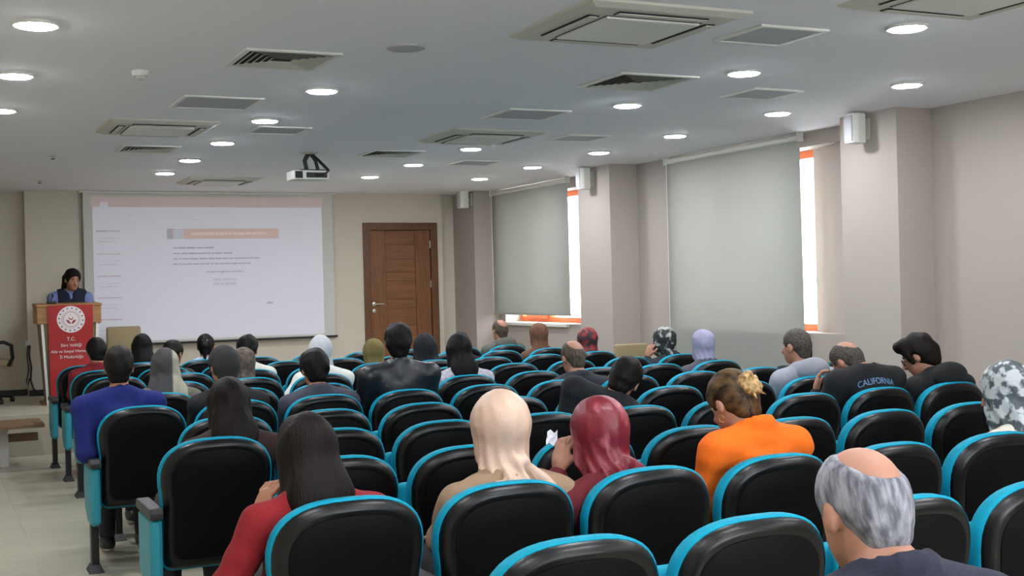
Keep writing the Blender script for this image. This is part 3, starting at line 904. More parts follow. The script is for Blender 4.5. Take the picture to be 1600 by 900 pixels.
class Field:
    def __init__(s, lo, hi, h):
        s.lo = np.array(lo, float)
        s.h = h
        s.n = np.maximum(np.ceil((np.array(hi) - s.lo) / h).astype(int) + 1, 4)
        s.ax = [s.lo[i] + h * np.arange(s.n[i]) for i in range(3)]
        s.V = np.full(s.n, 0.15, np.float32)

    def block(s, lo, hi):
        a = np.clip(np.floor((np.array(lo) - s.lo) / s.h).astype(int), 0, s.n)
        b = np.clip(np.ceil((np.array(hi) - s.lo) / s.h).astype(int) + 1, 0, s.n)
        sl = tuple(slice(a[i], b[i]) for i in range(3))
        X = s.ax[0][sl[0]][:, None, None]
        Y = s.ax[1][sl[1]][None, :, None]
        Z = s.ax[2][sl[2]][None, None, :]
        return sl, X, Y, Z

    def _put(s, sl, d, k, op):
        v = s.V[sl]
        if v.size == 0:
            return
        if op == 'add':
            s.V[sl] = smin(v, d, k) if k > 0 else np.minimum(v, d)
        else:
            s.V[sl] = -smin(-v, d, k) if k > 0 else np.maximum(v, -d)

    def cap(s, a, b, ra, rb, k=0.03, sq=(1, 1, 1), op='add'):
        """tapered capsule; sq squashes the space (sq<1 flattens along that axis)"""
        a, b = np.array(a, float), np.array(b, float)
        R = max(ra, rb)
        m = R * max(sq + (1,)) + k + 0.03
        sl, X, Y, Z = s.block(np.minimum(a, b) - m, np.maximum(a, b) + m)
        ab = (b - a) / np.array(sq)
        px, py, pz = (X - a[0]) / sq[0], (Y - a[1]) / sq[1], (Z - a[2]) / sq[2]
        L = max(ab @ ab, 1e-9)
        t = np.clip((px * ab[0] + py * ab[1] + pz * ab[2]) / L, 0, 1)
        d = np.sqrt((px - t * ab[0]) ** 2 + (py - t * ab[1]) ** 2 + (pz - t * ab[2]) ** 2) - (ra + (rb - ra) * t)
        s._put(sl, d * min(sq), k, op)
        return s

    def ell(s, c, r, k=0.03, R=None, op='add'):
        c, r = np.array(c, float), np.array(r, float)
        m = r.max() + k + 0.03
        sl, X, Y, Z = s.block(c - m, c + m)
        px, py, pz = X - c[0], Y - c[1], Z - c[2]
        if R is not None:
            px, py, pz = (px * R[0, 0] + py * R[1, 0] + pz * R[2, 0]), (px * R[0, 1] + py * R[1, 1] + pz * R[2, 1]), (px * R[0, 2] + py * R[1, 2] + pz * R[2, 2])
        k0 = np.sqrt((px / r[0]) ** 2 + (py / r[1]) ** 2 + (pz / r[2]) ** 2)
        k1 = np.sqrt((px / r[0] ** 2) ** 2 + (py / r[1] ** 2) ** 2 + (pz / r[2] ** 2) ** 2)
        d = k0 * (k0 - 1) / np.maximum(k1, 1e-6)
        s._put(sl, d, k, op)
        return s

    def plane_cut(s, p, n, k=0.01):
        """remove everything on the side n points to"""
        X, Y, Z = s.ax[0][:, None, None], s.ax[1][None, :, None], s.ax[2][None, None, :]
        d = -((X - p[0]) * n[0] + (Y - p[1]) * n[1] + (Z - p[2]) * n[2])
        s._put((slice(None),) * 3, d, k, 'sub')
        return s

    def noise(s, amp, freq, seed, stretch=(1, 1, 1), octaves=4):
        rg = np.random.RandomState(seed)
        X, Y, Z = s.ax[0][:, None, None], s.ax[1][None, :, None], s.ax[2][None, None, :]
        tot = 0
        for _ in range(octaves):
            d = rg.normal(size=3)
            d = d / np.linalg.norm(d) * freq * rg.uniform(0.6, 1.5) * np.array(stretch)
            e = rg.normal(size=3)
            e = e / np.linalg.norm(e) * freq * 0.5
            q = X * d[0] + Y * d[1] + Z * d[2] + rg.uniform(0, 6)
            tot = tot + np.sin(q + 1.2 * np.sin(X * e[0] + Y * e[1] + Z * e[2] + rg.uniform(0, 6)))
        s.V += (amp * tot / octaves).astype(np.float32)
        return s

    def surface(s):
        V = s.V
        ins = V < 0
        n = s.n
        c = np.zeros(tuple(n - 1), np.int8)
        for dx in (0, 1):
            for dy in (0, 1):
                for dz in (0, 1):
                    c += ins[dx:n[0] - 1 + dx, dy:n[1] - 1 + dy, dz:n[2] - 1 + dz]
        act = (c > 0) & (c < 8)
        I, J, K = np.nonzero(act)
        if len(I) == 0:
            return np.zeros((0, 3)), np.zeros((0, 4), int)
        idx = np.full(act.shape, -1, np.int32)
        idx[I, J, K] = np.arange(len(I))
        acc = np.zeros((len(I), 3))
        cnt = np.zeros(len(I))
        corners = [(a, b, d) for a in (0, 1) for b in (0, 1) for d in (0, 1)]
        val = {q: V[I + q[0], J + q[1], K + q[2]] for q in corners}
        for p in corners:
            for axn in range(3):
                if p[axn] == 0:
                    q = list(p)
                    q[axn] = 1
                    q = tuple(q)
                    va, vb = val[p], val[q]
                    m = (va < 0) != (vb < 0)
                    t = np.where(m, va / np.where(np.abs(va - vb) < 1e-9, 1, va - vb), 0)
                    for ax2 in range(3):
                        acc[:, ax2] += np.where(m, p[ax2] + (t if ax2 == axn else 0), 0)
                    cnt += m
        P = acc / cnt[:, None] + np.stack([I, J, K], 1)
        P = P * s.h + s.lo
        quads = []
        for axn in range(3):
            sh = [n[0], n[1], n[2]]
            a = [slice(1, -1)] * 3
            b = [slice(1, -1)] * 3
            a[axn] = slice(0, -1)
            b[axn] = slice(1, None)
            A, B = ins[tuple(a)], ins[tuple(b)]
            for flip, m in ((False, A & ~B), (True, ~A & B)):
                i = np.nonzero(m)
                p = [x.copy() for x in i]
                u, w = (axn + 1) % 3, (axn + 2) % 3
                p[u] += 1
                p[w] += 1
                def cell(du, dw):
                    q = [x for x in p]
                    q[u] = q[u] + du
                    q[w] = q[w] + dw
                    return idx[q[0], q[1], q[2]]
                quad = np.stack([cell(-1, -1), cell(0, -1), cell(0, 0), cell(-1, 0)], 1)
                if flip:
                    quad = quad[:, ::-1]
                quads.append(quad)
        Q = np.concatenate(quads)
        Q = Q[(Q >= 0).all(1)]
        return P, Q


def np_mesh(name, P, Q, mats, mi=None):
    me = bpy.data.meshes.new(name)
    me.vertices.add(len(P))
    me.vertices.foreach_set('co', np.ascontiguousarray(P, np.float32).ravel())
    me.loops.add(len(Q) * 4)
    me.loops.foreach_set('vertex_index', np.ascontiguousarray(Q, np.int32).ravel())
    me.polygons.add(len(Q))
    me.polygons.foreach_set('loop_start', np.arange(len(Q), dtype=np.int32) * 4)
    me.polygons.foreach_set('use_smooth', np.ones(len(Q), bool))
    for m in mats:
        me.materials.append(m)
    if mi is not None:
        me.polygons.foreach_set('material_index', mi.astype(np.int32))
    me.update(calc_edges=True)
    return me


def relax(P, Q, it=1, f=0.5):
    for _ in range(it):
        S = np.zeros_like(P)
        C = np.zeros(len(P))
        for a in range(4):
            for b in (1, 3):
                np.add.at(S, Q[:, a], P[Q[:, (a + b) % 4]])
                np.add.at(C, Q[:, a], 1)
        P = P * (1 - f) + f * S / np.maximum(C, 1)[:, None]
    return P


def make_hand(curl):
    F = Field((-0.07, -0.04, -0.05), (0.10, 0.09, 0.20), 0.0045)
    F.cap((0, 0, -0.045), (0, 0, 0.015), 0.025, 0.026, 0.01, (1, 0.75, 1))
    F.ell((0, 0, 0.045), (0.043, 0.016, 0.052), 0.02)
    for x, L in ((-0.033, 0.062), (-0.011, 0.080), (0.012, 0.086), (0.034, 0.076)):
        c1, c2, c3 = curl * 0.5, curl * 1.1, curl * 1.6
        p = np.array([x, 0.002, 0.082])
        for ln, c, r0, r1 in ((0.45 * L, c1, 0.0095, 0.009), (0.3 * L, c2, 0.009, 0.0082), (0.25 * L, c3, 0.0082, 0.0068)):
            q = p + ln * np.array([x * 0.6, math.sin(c), math.cos(c)])
            F.cap(p, q, r0, r1, 0.004)
            p = q
    F.cap((0.028, 0.004, 0.022), (0.058, 0.018, 0.052), 0.014, 0.011, 0.012)
    F.cap((0.058, 0.018, 0.052), (0.062, 0.030, 0.082), 0.0108, 0.0085, 0.005)
    return F.surface()


HANDS = {'lap': make_hand(0.35), 'fist': make_hand(1.0)}


def rotm(yaw=0, pitch=0, roll=0):
    return np.array(Matrix.Rotation(yaw, 3, 'Z') @ Matrix.Rotation(pitch, 3, 'X') @ Matrix.Rotation(roll, 3, 'Y'))


EYE_ME = None


def eye_mesh():
    global EYE_ME
    if EYE_ME is None:
        prof = [(0.0122 * math.sin(PI * i / 8), 0.0122 * math.cos(PI * i / 8)) for i in range(0, 9)]
        prof = [(max(r, 0.0004), z) for r, z in prof]
        EYE_ME = MB().lathe(prof, 12, Matrix.Rotation(-PI / 2, 4, 'X')).mesh('eye', mat('eye_white', (225, 220, 212), 0.25), smooth=True)
        EYE_ME.materials.append(mat('eye_iris', (38, 26, 20), 0.2))
        for p in EYE_ME.polygons:
            if p.center.y > 0.0095:
                p.material_index = 1
    return EYE_ME


SKIN = {'light': mat('skin_light', (166, 118, 96), 0.55, bump=0.05, bscale=200), 'mid': mat('skin_mid', (170, 118, 92), 0.55, bump=0.05, bscale=200), 'tan': mat('skin_tan', (150, 100, 74), 0.55, bump=0.05, bscale=200)}
M_TROU = mat('dark_trousers', (34, 35, 42), 0.85, bump=0.15, bscale=150)
M_SHOE = mat('black_shoe', (26, 25, 25), 0.5)
M_SOLE = mat('white_shoe_sole', (205, 200, 192), 0.6)
M_LIP = mat('lips', (150, 84, 78), 0.5)


def fabric(name, rgb, **kw):
    kw.setdefault('bump', 0.25)
    kw.setdefault('bscale', 120)
    return mat(name, rgb, kw.pop('rough', 0.9), **kw)


def hairmat(name, rgb, rough=0.55, var=0.35, v2=None, stretch=(60, 60, 5)):
    return mat(name, rgb, rough, bump=0.5, bscale=2.0, var=var, vscale=2.0, stretch=stretch, spec=0.16, rgb2=v2)


def person(label, seat=None, X=0.0, ztop=1.24, hy=0.24, turn=0, nod=8, tilt=0, sw=0.185, bulk=1.0, top=None, topname='sweater',
           skin='mid', hair=None, hairm=None, face=True, lw=None, rw=None, le=None, re=None, lhand=None, rhand=None, h=0.0125, collar=None, collarm=None,
           hood=False, stand=None, shtilt=0.0, byaw=0.0, head_s=1.0, seed=1, trousers=None, sh_drop=0.075, nup=0.0, px=0.0, wr=0.004, base=None):
    """one person; angles in degrees, turn>0 turns the head to its left, nod>0 looks down. Lengths in metres, local to the seat."""
    if base is None:
        sx, sy = seat_xy(*seat)
        base = (sx, sy, 0.0)
    t = thing('person', label, 'person', base)
    if seat is not None:
        t['group'] = 'seated audience'
    R = rotm(math.radians(turn), -math.radians(nod), math.radians(tilt))
    hx = X - base[0]
    Hc = np.array([hx, hy, ztop - 0.132 * head_s])
    s = head_s
    if stand is None:
        P = np.array([px, 0.295, 0.61])
        knees = [np.array([px + q * 0.10, 0.69, 0.58]) for q in (-1, 1)]
        ankles = [np.array([px + q * 0.11, 0.65, 0.10]) for q in (-1, 1)]
    else:
        P = np.array([px, 0.0, stand])
        knees = [np.array([px + q * 0.09, 0.02, stand * 0.53]) for q in (-1, 1)]
        ankles = [np.array([px + q * 0.09, 0.0, 0.09]) for q in (-1, 1)]
    toes = [a + np.array([0, 0.15, -0.055]) for a in ankles]
    N = Hc + R @ np.array([0, -0.055, -0.152 * s]) + np.array([0, 0, nup])
    S0 = N + np.array([0, 0, -sh_drop])
    sd = rotm(math.radians(byaw)) @ np.array([1, 0, shtilt])
    SH = [S0 - sd * sw, S0 + sd * sw]
    b = bulk
    EL = [np.array([max(SH[0][0] - 0.02, -0.245 + min(px, 0)), SH[0][1] + 0.09, max(SH[0][2] - 0.25, 0.745)]), np.array([min(SH[1][0] + 0.02, 0.245 + max(px, 0)), SH[1][1] + 0.09, max(SH[1][2] - 0.25, 0.745)])]
    WR = [np.array([px - 0.10, 0.48, 0.70]), np.array([px + 0.10, 0.48, 0.70])]
    if stand is not None:
        WR = [np.array([-0.12, 0.17, stand + 0.08]), np.array([0.12, 0.17, stand + 0.08])]
    if le is not None: EL[0] = np.array(le)
    if re is not None: EL[1] = np.array(re)
    if lw is not None: WR[0] = np.array(lw)
    if rw is not None: WR[1] = np.array(rw)
    C1 = S0 * 0.70 + P * 0.30
    C2 = S0 * 0.38 + P * 0.62
    allp = np.stack([P, Hc] + SH + EL + WR + knees + ankles + toes)
    lo, hi = allp.min(0) - 0.17, allp.max(0) + 0.18
    lo[2] = max(lo[2], -0.02)

    # --- body: one continuous surface, head to feet
    F = Field(lo, hi, h)

    def torso(F, g):
        F.ell(S0 + np.array([0, 0.005, -0.05]), (0.145 * b + g, 0.078 * b + g, 0.085 + g), 0.05)
        F.ell(C1, (0.150 * b + g, 0.098 * b + g, 0.17 + g), 0.05)
        F.ell(C2, (0.138 * b + g, 0.100 * b + g, 0.16 + g), 0.06)
        F.ell(P, (0.165 * b + g, 0.125 * b + g, 0.115 + g), 0.06)
        for k in (0, 1):
            F.cap(N + np.array([0, 0.005, -0.005]), SH[k], 0.048 + g, 0.048 * b + g, 0.045)

    def arms(F, g, frac=1.0):
        for k in (0, 1):
            F.cap(SH[k], EL[k], 0.049 * b + g, 0.041 * b + g, 0.03)
            F.cap(EL[k], EL[k] + (WR[k] - EL[k]) * frac, 0.041 * b + g, 0.027 + g, 0.02)

    def legs(F, g):
        for k, q in ((0, -1), (1, 1)):
            F.cap(P + np.array([q * 0.085, 0.02, -0.02]), knees[k], 0.086 * b + g, 0.058 + g, 0.04)
            F.cap(knees[k], ankles[k], 0.056 + g, 0.036 + g, 0.02)

    torso(F, 0)
    arms(F, 0)
    legs(F, 0)
    for k in (0, 1):
        F.cap(ankles[k] + np.array([0, -0.03, -0.045]), toes[k], 0.035, 0.028, 0.03)
    hw = lambda v: Hc + R @ (np.array(v) * s)
    F.cap(N + np.array([0, 0, -0.02]), hw((0, -0.022, -0.06)), 0.054, 0.050, 0.03)
    F.ell(hw((0, -0.012, 0.034)), np.array((0.076, 0.097, 0.09)) * s, 0.02, R)
    F.ell(hw((0, 0.022, -0.040)), np.array((0.060, 0.074, 0.072)) * s, 0.03, R)
    F.ell(hw((0, 0.060, -0.088)), np.array((0.026, 0.026, 0.022)) * s, 0.025, R)
    F.cap(hw((0, 0.090, 0.008)), hw((0, 0.110, -0.026)), 0.009 * s, 0.0135 * s, 0.012)
    for q in (-1, 1):
        F.ell(hw((q * 0.036, 0.090, 0.010)), np.array((0.018, 0.018, 0.011)) * s, 0.012, R, 'sub')
        if hair and hair.startswith('hijab'):
            F.ell(hw((q * 0.070, -0.004, -0.008)), np.array((0.008, 0.021, 0.033)) * s, 0.008, R)
            continue
        F.ell(hw((q * 0.079, -0.004, -0.008)), np.array((0.010, 0.021, 0.033)) * s, 0.008, R)
        F.ell(hw((q * 0.090, 0.002, -0.002)), np.array((0.006, 0.010, 0.018)) * s, 0.004, R, 'sub')
    Pv, Q = F.surface()
    Pv = relax(Pv, Q, 1, 0.4)
    parts = [(Pv, Q)]
    for k, q, hs in ((0, -1, lhand), (1, 1, rhand)):
        kind, fd, pn = hs or ('lap', (-q * 0.25, 0.95, -0.12), (0, -0.1, -1))
        HP, HQ = HANDS[kind]
        z = np.array(fd, float)
        z /= np.linalg.norm(z)
        y = np.array(pn, float)
        y -= z * (y @ z)
        y /= np.linalg.norm(y)
        x = np.cross(y, z)
        thumb_in = np.array([-q, 0.2, 0.3])
        flip = (x @ thumb_in) < 0
        if flip:
            x = -x
        V2 = HP[:, :1] * x + HP[:, 1:2] * y + HP[:, 2:] * z + WR[k] + z * 0.02
        parts.append((V2, HQ[:, ::-1] if np.dot(np.cross(x, y), z) < 0 else HQ))
    off = 0
    VV, QQ = [], []
    for v, qd in parts:
        VV.append(v)
        QQ.append(qd + off)
        off += len(v)
    link('body', np_mesh('body', np.concatenate(VV), np.concatenate(QQ), [SKIN[skin]]), t)
    # --- garments
    F = Field(lo, hi, h)
    torso(F, 0.016)
    arms(F, 0.014, 0.94)
    if hood:
        F.ell(N + np.array([0, -0.085, -0.005]), (0.13, 0.072, 0.085), 0.012)
        for a in range(9):
            th = PI * (0.05 + 0.9 * a / 8) + PI
            F.ell(N + np.array([0.085 * math.cos(th), 0.01 + 0.085 * math.sin(th), 0.012 - 0.018 * math.sin(th)]), (0.034, 0.034, 0.03), 0.02)
    elif collar:
        for a in range(12):
            th = 2 * PI * a / 12
            F.ell(N + np.array([0.062 * math.cos(th), 0.012 + 0.062 * math.sin(th), 0.012 - 0.022 * math.sin(th)]), (0.024, 0.022, 0.022 + collar), 0.012)
    F.cap(N + np.array([0, 0.015, -0.005]), hw((0, 0, 0.0)), 0.050, 0.06, 0.008, op='sub')
    if not hood:
        F.cap(N + np.array([0, 0.02, 0.03]), hw((0, 0.03, -0.02)), 0.062, 0.075, 0.008, op='sub')
    F.noise(wr, 38, seed, (1, 1, 1.6), 5)
    F.plane_cut(P + np.array([0, 0, -0.09]), (0, 0, -1))
    Pv, Q = F.surface()
    Pv = relax(Pv, Q, 1, 0.4)
    gt = link(topname, np_mesh(topname, Pv, Q, [top]), t)
    F = Field(lo, hi, 0.02)
    F.ell(P, (0.165 * b + 0.012, 0.125 * b + 0.012, 0.115), 0.06)
    legs(F, 0.014)
    for k in (0, 1):
        F.plane_cut(ankles[k] + np.array([0, 0, -0.01]), (0, 0, -1)) if k == 0 else None
    F.plane_cut(P + np.array([0, 0, 0.06]), (0, 0, 1))
    Pv, Q = F.surface()
    link('trousers', np_mesh('trousers', Pv, Q, [trousers or M_TROU]), t)
    for k in (0, 1):
        a, b2 = ankles[k], toes[k]
        F = Field(np.minimum(a, b2) - (0.07, 0.11, 0.10), np.maximum(a, b2) + (0.07, 0.08, 0.05), 0.009)
        F.cap(a + np.array([0, -0.04, -0.045]), b2 + np.array([0, 0.01, 0.0]), 0.043, 0.034, 0.02)
        F.cap(a + np.array([0, 0, 0.01]), a + np.array([0, 0, -0.05]), 0.044, 0.046, 0.02)
        F.plane_cut((0, 0, 0.003), (0, 0, -1), 0.004)
        F.plane_cut(a + np.array([0, 0, 0.005]), (0, 0, 1), 0.004)
        Pv, Q = F.surface()
        mi = (Pv[Q].mean(1)[:, 2] < 0.028).astype(int)
        link('shoe', np_mesh('shoe', Pv, Q, [M_SHOE, M_SOLE], mi), t)
    # --- face
    Rm = Matrix(R.tolist()).to_4x4()
    if face:
        for q in (-1, 1):
            o = link('eye', eye_mesh(), t)
            o.matrix_local = Matrix.Translation(hw((q * 0.034, 0.0645, 0.008))) @ Rm @ Matrix.Scale(s, 4)
            o = MB().tube([(q * 0.018, 0.083, 0.030), (q * 0.036, 0.076, 0.036), (q * 0.053, 0.062, 0.031)], [0.004, 0.0042, 0.002], 6).obj('eyebrow', hairm if hairm and hair not in ('hijab', 'cap') else MATS['eye_iris'], t, smooth=True)
            o.matrix_local = Matrix.Translation(Hc) @ Rm @ Matrix.Scale(s, 4)
        o = MB().tube([(-0.022, 0.083, -0.060), (-0.008, 0.0905, -0.056), (0.008, 0.0905, -0.056), (0.022, 0.083, -0.060)], [0.003, 0.0065, 0.0065, 0.003], 8).obj('lips', M_LIP, t, smooth=True)
        o.matrix_local = Matrix.Translation(Hc) @ Rm @ Matrix.Scale(s, 4)
    # --- hair or headscarf, in head space
    hh = min(h, 0.009)

    def place(name, F, m, it=1, mi=None):
        Pv, Q = F.surface()
        Pv = relax(Pv, Q, it, 0.4)
        o = link(name, np_mesh(name, Pv, Q, m if isinstance(m, list) else [m], mi(Pv, Q) if mi else None), t)
        o.matrix_local = Matrix.Translation(Hc) @ Rm @ Matrix.Scale(s, 4)
        return o

    def capfield(lo, hi, g=0.0, front=0.0):
        F = Field(lo, hi, hh)
        F.ell((0, -0.014, 0.036), (0.085 + g, 0.106 + g, 0.097 + g), 0.01)
        F.cap((0, -0.065, -0.01), (0, -0.06, -0.055), 0.052 + g, 0.045 + g, 0.03, (1.25, 1, 1))
        F.ell((0, 0.135 + front, -0.02), (0.105, 0.105, 0.098), 0.012, op='sub')
        F.ell((0, 0.06, -0.11), (0.13, 0.10, 0.085), 0.02, op='sub')
        for q in (-1, 1):
            F.ell((q * 0.095, 0.004, -0.018), (0.035, 0.030, 0.038), 0.008, op='sub')
        return F

    if hair == 'short':
        F = capfield((-0.13, -0.16, -0.13), (0.13, 0.13, 0.19), 0.004)
        F.plane_cut((0, 0, -0.085), (0, 0.2, -1))
        F.noise(0.005, 90, seed)
        place('hair', F, hairm)
    elif hair == 'thick':
        F = capfield((-0.13, -0.17, -0.13), (0.13, 0.16, 0.20), 0.008)
        F.ell((0, 0.06, 0.105), (0.07, 0.05, 0.035), 0.03)
        F.plane_cut((0, 0, -0.085), (0, 0.2, -1))
        F.noise(0.008, 70, seed)
        place('hair', F, hairm)
    elif hair == 'bald':
        F = capfield((-0.13, -0.16, -0.13), (0.13, 0.13, 0.19), -0.003)
        F.ell((0.006, -0.084, 0.108), (0.060, 0.072, 0.066), 0.02, op='sub')
        F.cap((0.012, -0.06, 0.128), (0.012, 0.07, 0.128), 0.042, 0.03, 0.02, op='sub')
        F.plane_cut((0, 0, -0.085), (0, 0.2, -1))
        F.noise(0.003, 110, seed)
        place('hair', F, hairm)
    elif hair == 'buzz':
        F = capfield((-0.13, -0.16, -0.13), (0.13, 0.13, 0.19), -0.004)
        F.plane_cut((0, 0, -0.08), (0, 0.2, -1))
        place('hair', F, hairm)
    elif hair in ('long', 'verylong', 'bob'):
        L = {'long': 0.30, 'verylong': 0.44, 'bob': 0.13}[hair]
        F = Field((-0.2, -0.22, -L - 0.12), (0.2, 0.15, 0.19), hh)
        F.ell((0, -0.014, 0.034), (0.090, 0.110, 0.100), 0.01)
        F.cap((0, -0.05, 0.0), (0, -0.085, -0.16 if L > 0.2 else -L), 0.082, 0.088, 0.03, (1.05, 0.72, 1))
        if L > 0.2:
            F.cap((0, -0.085, -0.16), (-0.01, -0.10, -L), 0.088, 0.052, 0.04, (1.2, 0.55, 1))
        for q in (-1, 1):
            F.cap((q * 0.066, -0.005, 0.01), (q * 0.080, -0.02, -min(L, 0.26)), 0.034, 0.028, 0.03)
            if L > 0.2:
                F.cap((q * 0.080, -0.02, -0.2), (q * 0.10, -0.05, -L * 0.92), 0.03, 0.016, 0.04)
        F.ell((0, 0.135, -0.045), (0.078 if L > 0.2 else 0.095, 0.105 if L > 0.2 else 0.13, 0.115), 0.015, op='sub')
        F.cap((0, 0.05, -0.08), (0, 0.03, -0.3), 0.062, 0.062, 0.02, op='sub')
        F.noise(0.006, 95, seed, (1.0, 1.0, 0.12), 6)
        place('hair', F, hairm)
    elif hair == 'ponytail':
        F = capfield((-0.13, -0.22, -0.24), (0.14, 0.13, 0.19), 0.003)
        F.cap((0, -0.11, 0.045), (0.0, -0.15, -0.02), 0.03, 0.03, 0.02)
        F.cap((0, -0.15, -0.02), (0.0, -0.13, -0.16), 0.03, 0.012, 0.02)
        F.plane_cut((0, -0.02, -0.085), (0, 1, -1))
        F.noise(0.004, 90, seed, (1, 1, 0.3))
        o = place('hair', F, hairm)
        MB().box(-0.026, 0.026, -0.135, -0.115, 0.035, 0.05).obj('hair_clip', M_GREYW, o, bevel=0.004)
    elif hair == 'bun':
        F = capfield((-0.13, -0.2, -0.13), (0.13, 0.13, 0.22), 0.003, -0.002)
        F.plane_cut((0, 0, -0.075), (0, 0.35, -1))
        F.noise(0.003, 120, seed, (1, 1, 0.4))
        o = place('hair', F, hairm)
        F = Field((-0.09, -0.21, -0.08), (0.09, -0.03, 0.13), 0.006)
        for a in range(14):
            th = 2 * PI * a / 14
            F.cap((0.034 * math.cos(th), -0.120 + 0.012 * math.sin(3 * th), 0.028 + 0.036 * math.sin(th)), (0.034 * math.cos(th + 0.7), -0.132 + 0.012 * math.cos(2 * th), 0.028 + 0.036 * math.sin(th + 0.7)), 0.017, 0.012, 0.004)
        for a in range(7):
            th = a * 0.9 + 0.3
            F.cap((0.03 * math.cos(th), -0.135, 0.028 + 0.03 * math.sin(th)), (0.062 * math.cos(th + 0.5), -0.132 - 0.01 * (a % 3), 0.018 + 0.064 * math.sin(th + 0.5)), 0.009, 0.003, 0.006)
        F.ell((0, -0.11, 0.028), (0.038, 0.034, 0.038), 0.01)
        F.noise(0.003, 160, seed)
        B = place('hair_bun', F, mat('blonde_bun', (196, 160, 104), 0.45, bump=0.5, bscale=2, rgb2=(120, 84, 48), vscale=2.5, stretch=(30, 30, 30)))
    elif hair in ('hijab', 'hijab_tail', 'hijab_tight'):
        tight = hair != 'hijab'
        F = Field((-0.24, -0.24, -0.34), (0.24, 0.20, 0.19), hh)
        F.ell((0, -0.016, 0.026), (0.096, 0.118, 0.112), 0.02)
        F.ell((0, 0.03, -0.055), (0.080, 0.082, 0.085), 0.03)
        if tight:
            F.cap((0, -0.026, -0.06), (0, -0.030, -0.14), 0.076, 0.074, 0.02, (1.1, 1, 1))
            F.cap((0, -0.03, -0.14), (0, -0.04, -0.22), 0.072, 0.098, 0.025, (1.1, 0.85, 1))
        else:
            F.cap((0, -0.025, -0.06), (0, -0.055, -0.20), 0.085, 0.105, 0.04, (1.15, 0.95, 1))
            F.cap((0, -0.055, -0.20), (0, -0.075, -0.28), 0.105, 0.115, 0.04, (1.35, 0.75, 1))
            F.cap((0, 0.03, -0.13), (0, 0.06, -0.24), 0.075, 0.085, 0.04, (1.2, 0.8, 1))
        if hair == 'hijab_tail':
            F.ell((0.02, -0.098, -0.105), (0.034, 0.028, 0.026), 0.012)
            F.cap((0.005, -0.10, -0.11), (-0.05, -0.128, -0.22), 0.020, 0.040, 0.008, (1, 0.5, 1))
            F.cap((0.02, -0.10, -0.11), (0.03, -0.132, -0.23), 0.016, 0.03, 0.006, (1, 0.5, 1))
            F.cap((0.03, -0.095, -0.105), (0.13, -0.08, -0.19), 0.022, 0.036, 0.008, (1, 0.6, 1))
        F.ell((0, 0.145, -0.015), (0.066, 0.10, 0.092), 0.015, op='sub')
        F.cap((0, 0.0, -0.10), (0, -0.03, -0.34), 0.052, 0.058, 0.01, op='sub')
        F.plane_cut((0, 0, -0.325), (0, 0, -1))
        X, Y, Z = F.ax[0][:, None, None], F.ax[1][None, :, None], F.ax[2][None, None, :]
        ang = np.arctan2(X, -Y)
        low = np.clip((-Z - 0.01) / 0.12, 0, 1)
        F.V += ((0.002 + 0.006 * low) * (1.6 * np.abs(np.sin((4.5 if hair == 'hijab' else 7) * ang + 13 * Z + 0.9 * np.sin(24 * Z + seed))) - 1.0) + 0.0028 * (np.abs(np.sin(22 * Z + 14 * X - 9 * Y + 0.8 * np.sin(30 * X + seed))) - 0.6) + 0.0018 * np.sin(26 * Z + 10 * X + 5 * Y + seed)).astype(np.float32)
        F.noise(0.003, 60, seed)
        place('headscarf', F, hairm)
    elif hair == 'loose':
        F = capfield((-0.15, -0.18, -0.24), (0.15, 0.13, 0.19), 0.006)
        F.cap((0, -0.07, 0.0), (0, -0.075, -0.14), 0.062, 0.05, 0.03, (1.3, 0.8, 1))
        for q in (-1, 1):
            F.cap((q * 0.074, -0.05, 0.02), (q * 0.082, -0.055, -0.12), 0.022, 0.02, 0.03)
        F.noise(0.005, 90, seed, (1, 1, 0.2))
        place('hair', F, hairm)
    elif hair == 'cap':
        F = capfield((-0.14, -0.17, -0.13), (0.14, 0.13, 0.2), 0.008)
        F.noise(0.002, 80, seed)
        place('knit_cap', F, hairm)
    return t, Hc, R, N, gt


HM_BLACK = hairmat('black_hair', (13, 11, 11))
HM_DARK = hairmat('dark_brown_hair', (22, 16, 13))
HM_BROWN = hairmat('brown_hair', (21, 13, 11))
HM_GREY = hairmat('silver_grey_hair', (150, 150, 158), 0.5, v2=(88, 88, 96), stretch=(30, 30, 9))
HM_SALT = hairmat('salt_and_pepper_hair', (96, 86, 74), 0.6, v2=(66, 56, 46), stretch=(30, 30, 8))
HM_BUZZ = hairmat('short_grey_brown_hair', (92, 86, 80), 0.6, v2=(60, 54, 48), stretch=(40, 40, 40))
HM_BLONDE = hairmat('ash_blonde_hair', (32, 22, 15), 0.5, v2=(98, 72, 44), stretch=(26, 5, 14))

PEOPLE = []


def add(label, seat, X, ztop, **kw):
    kw.setdefault('seed', len(PEOPLE) + 3)
    PEOPLE.append((seat, label))
    return person(label, seat, X, ztop, **kw)


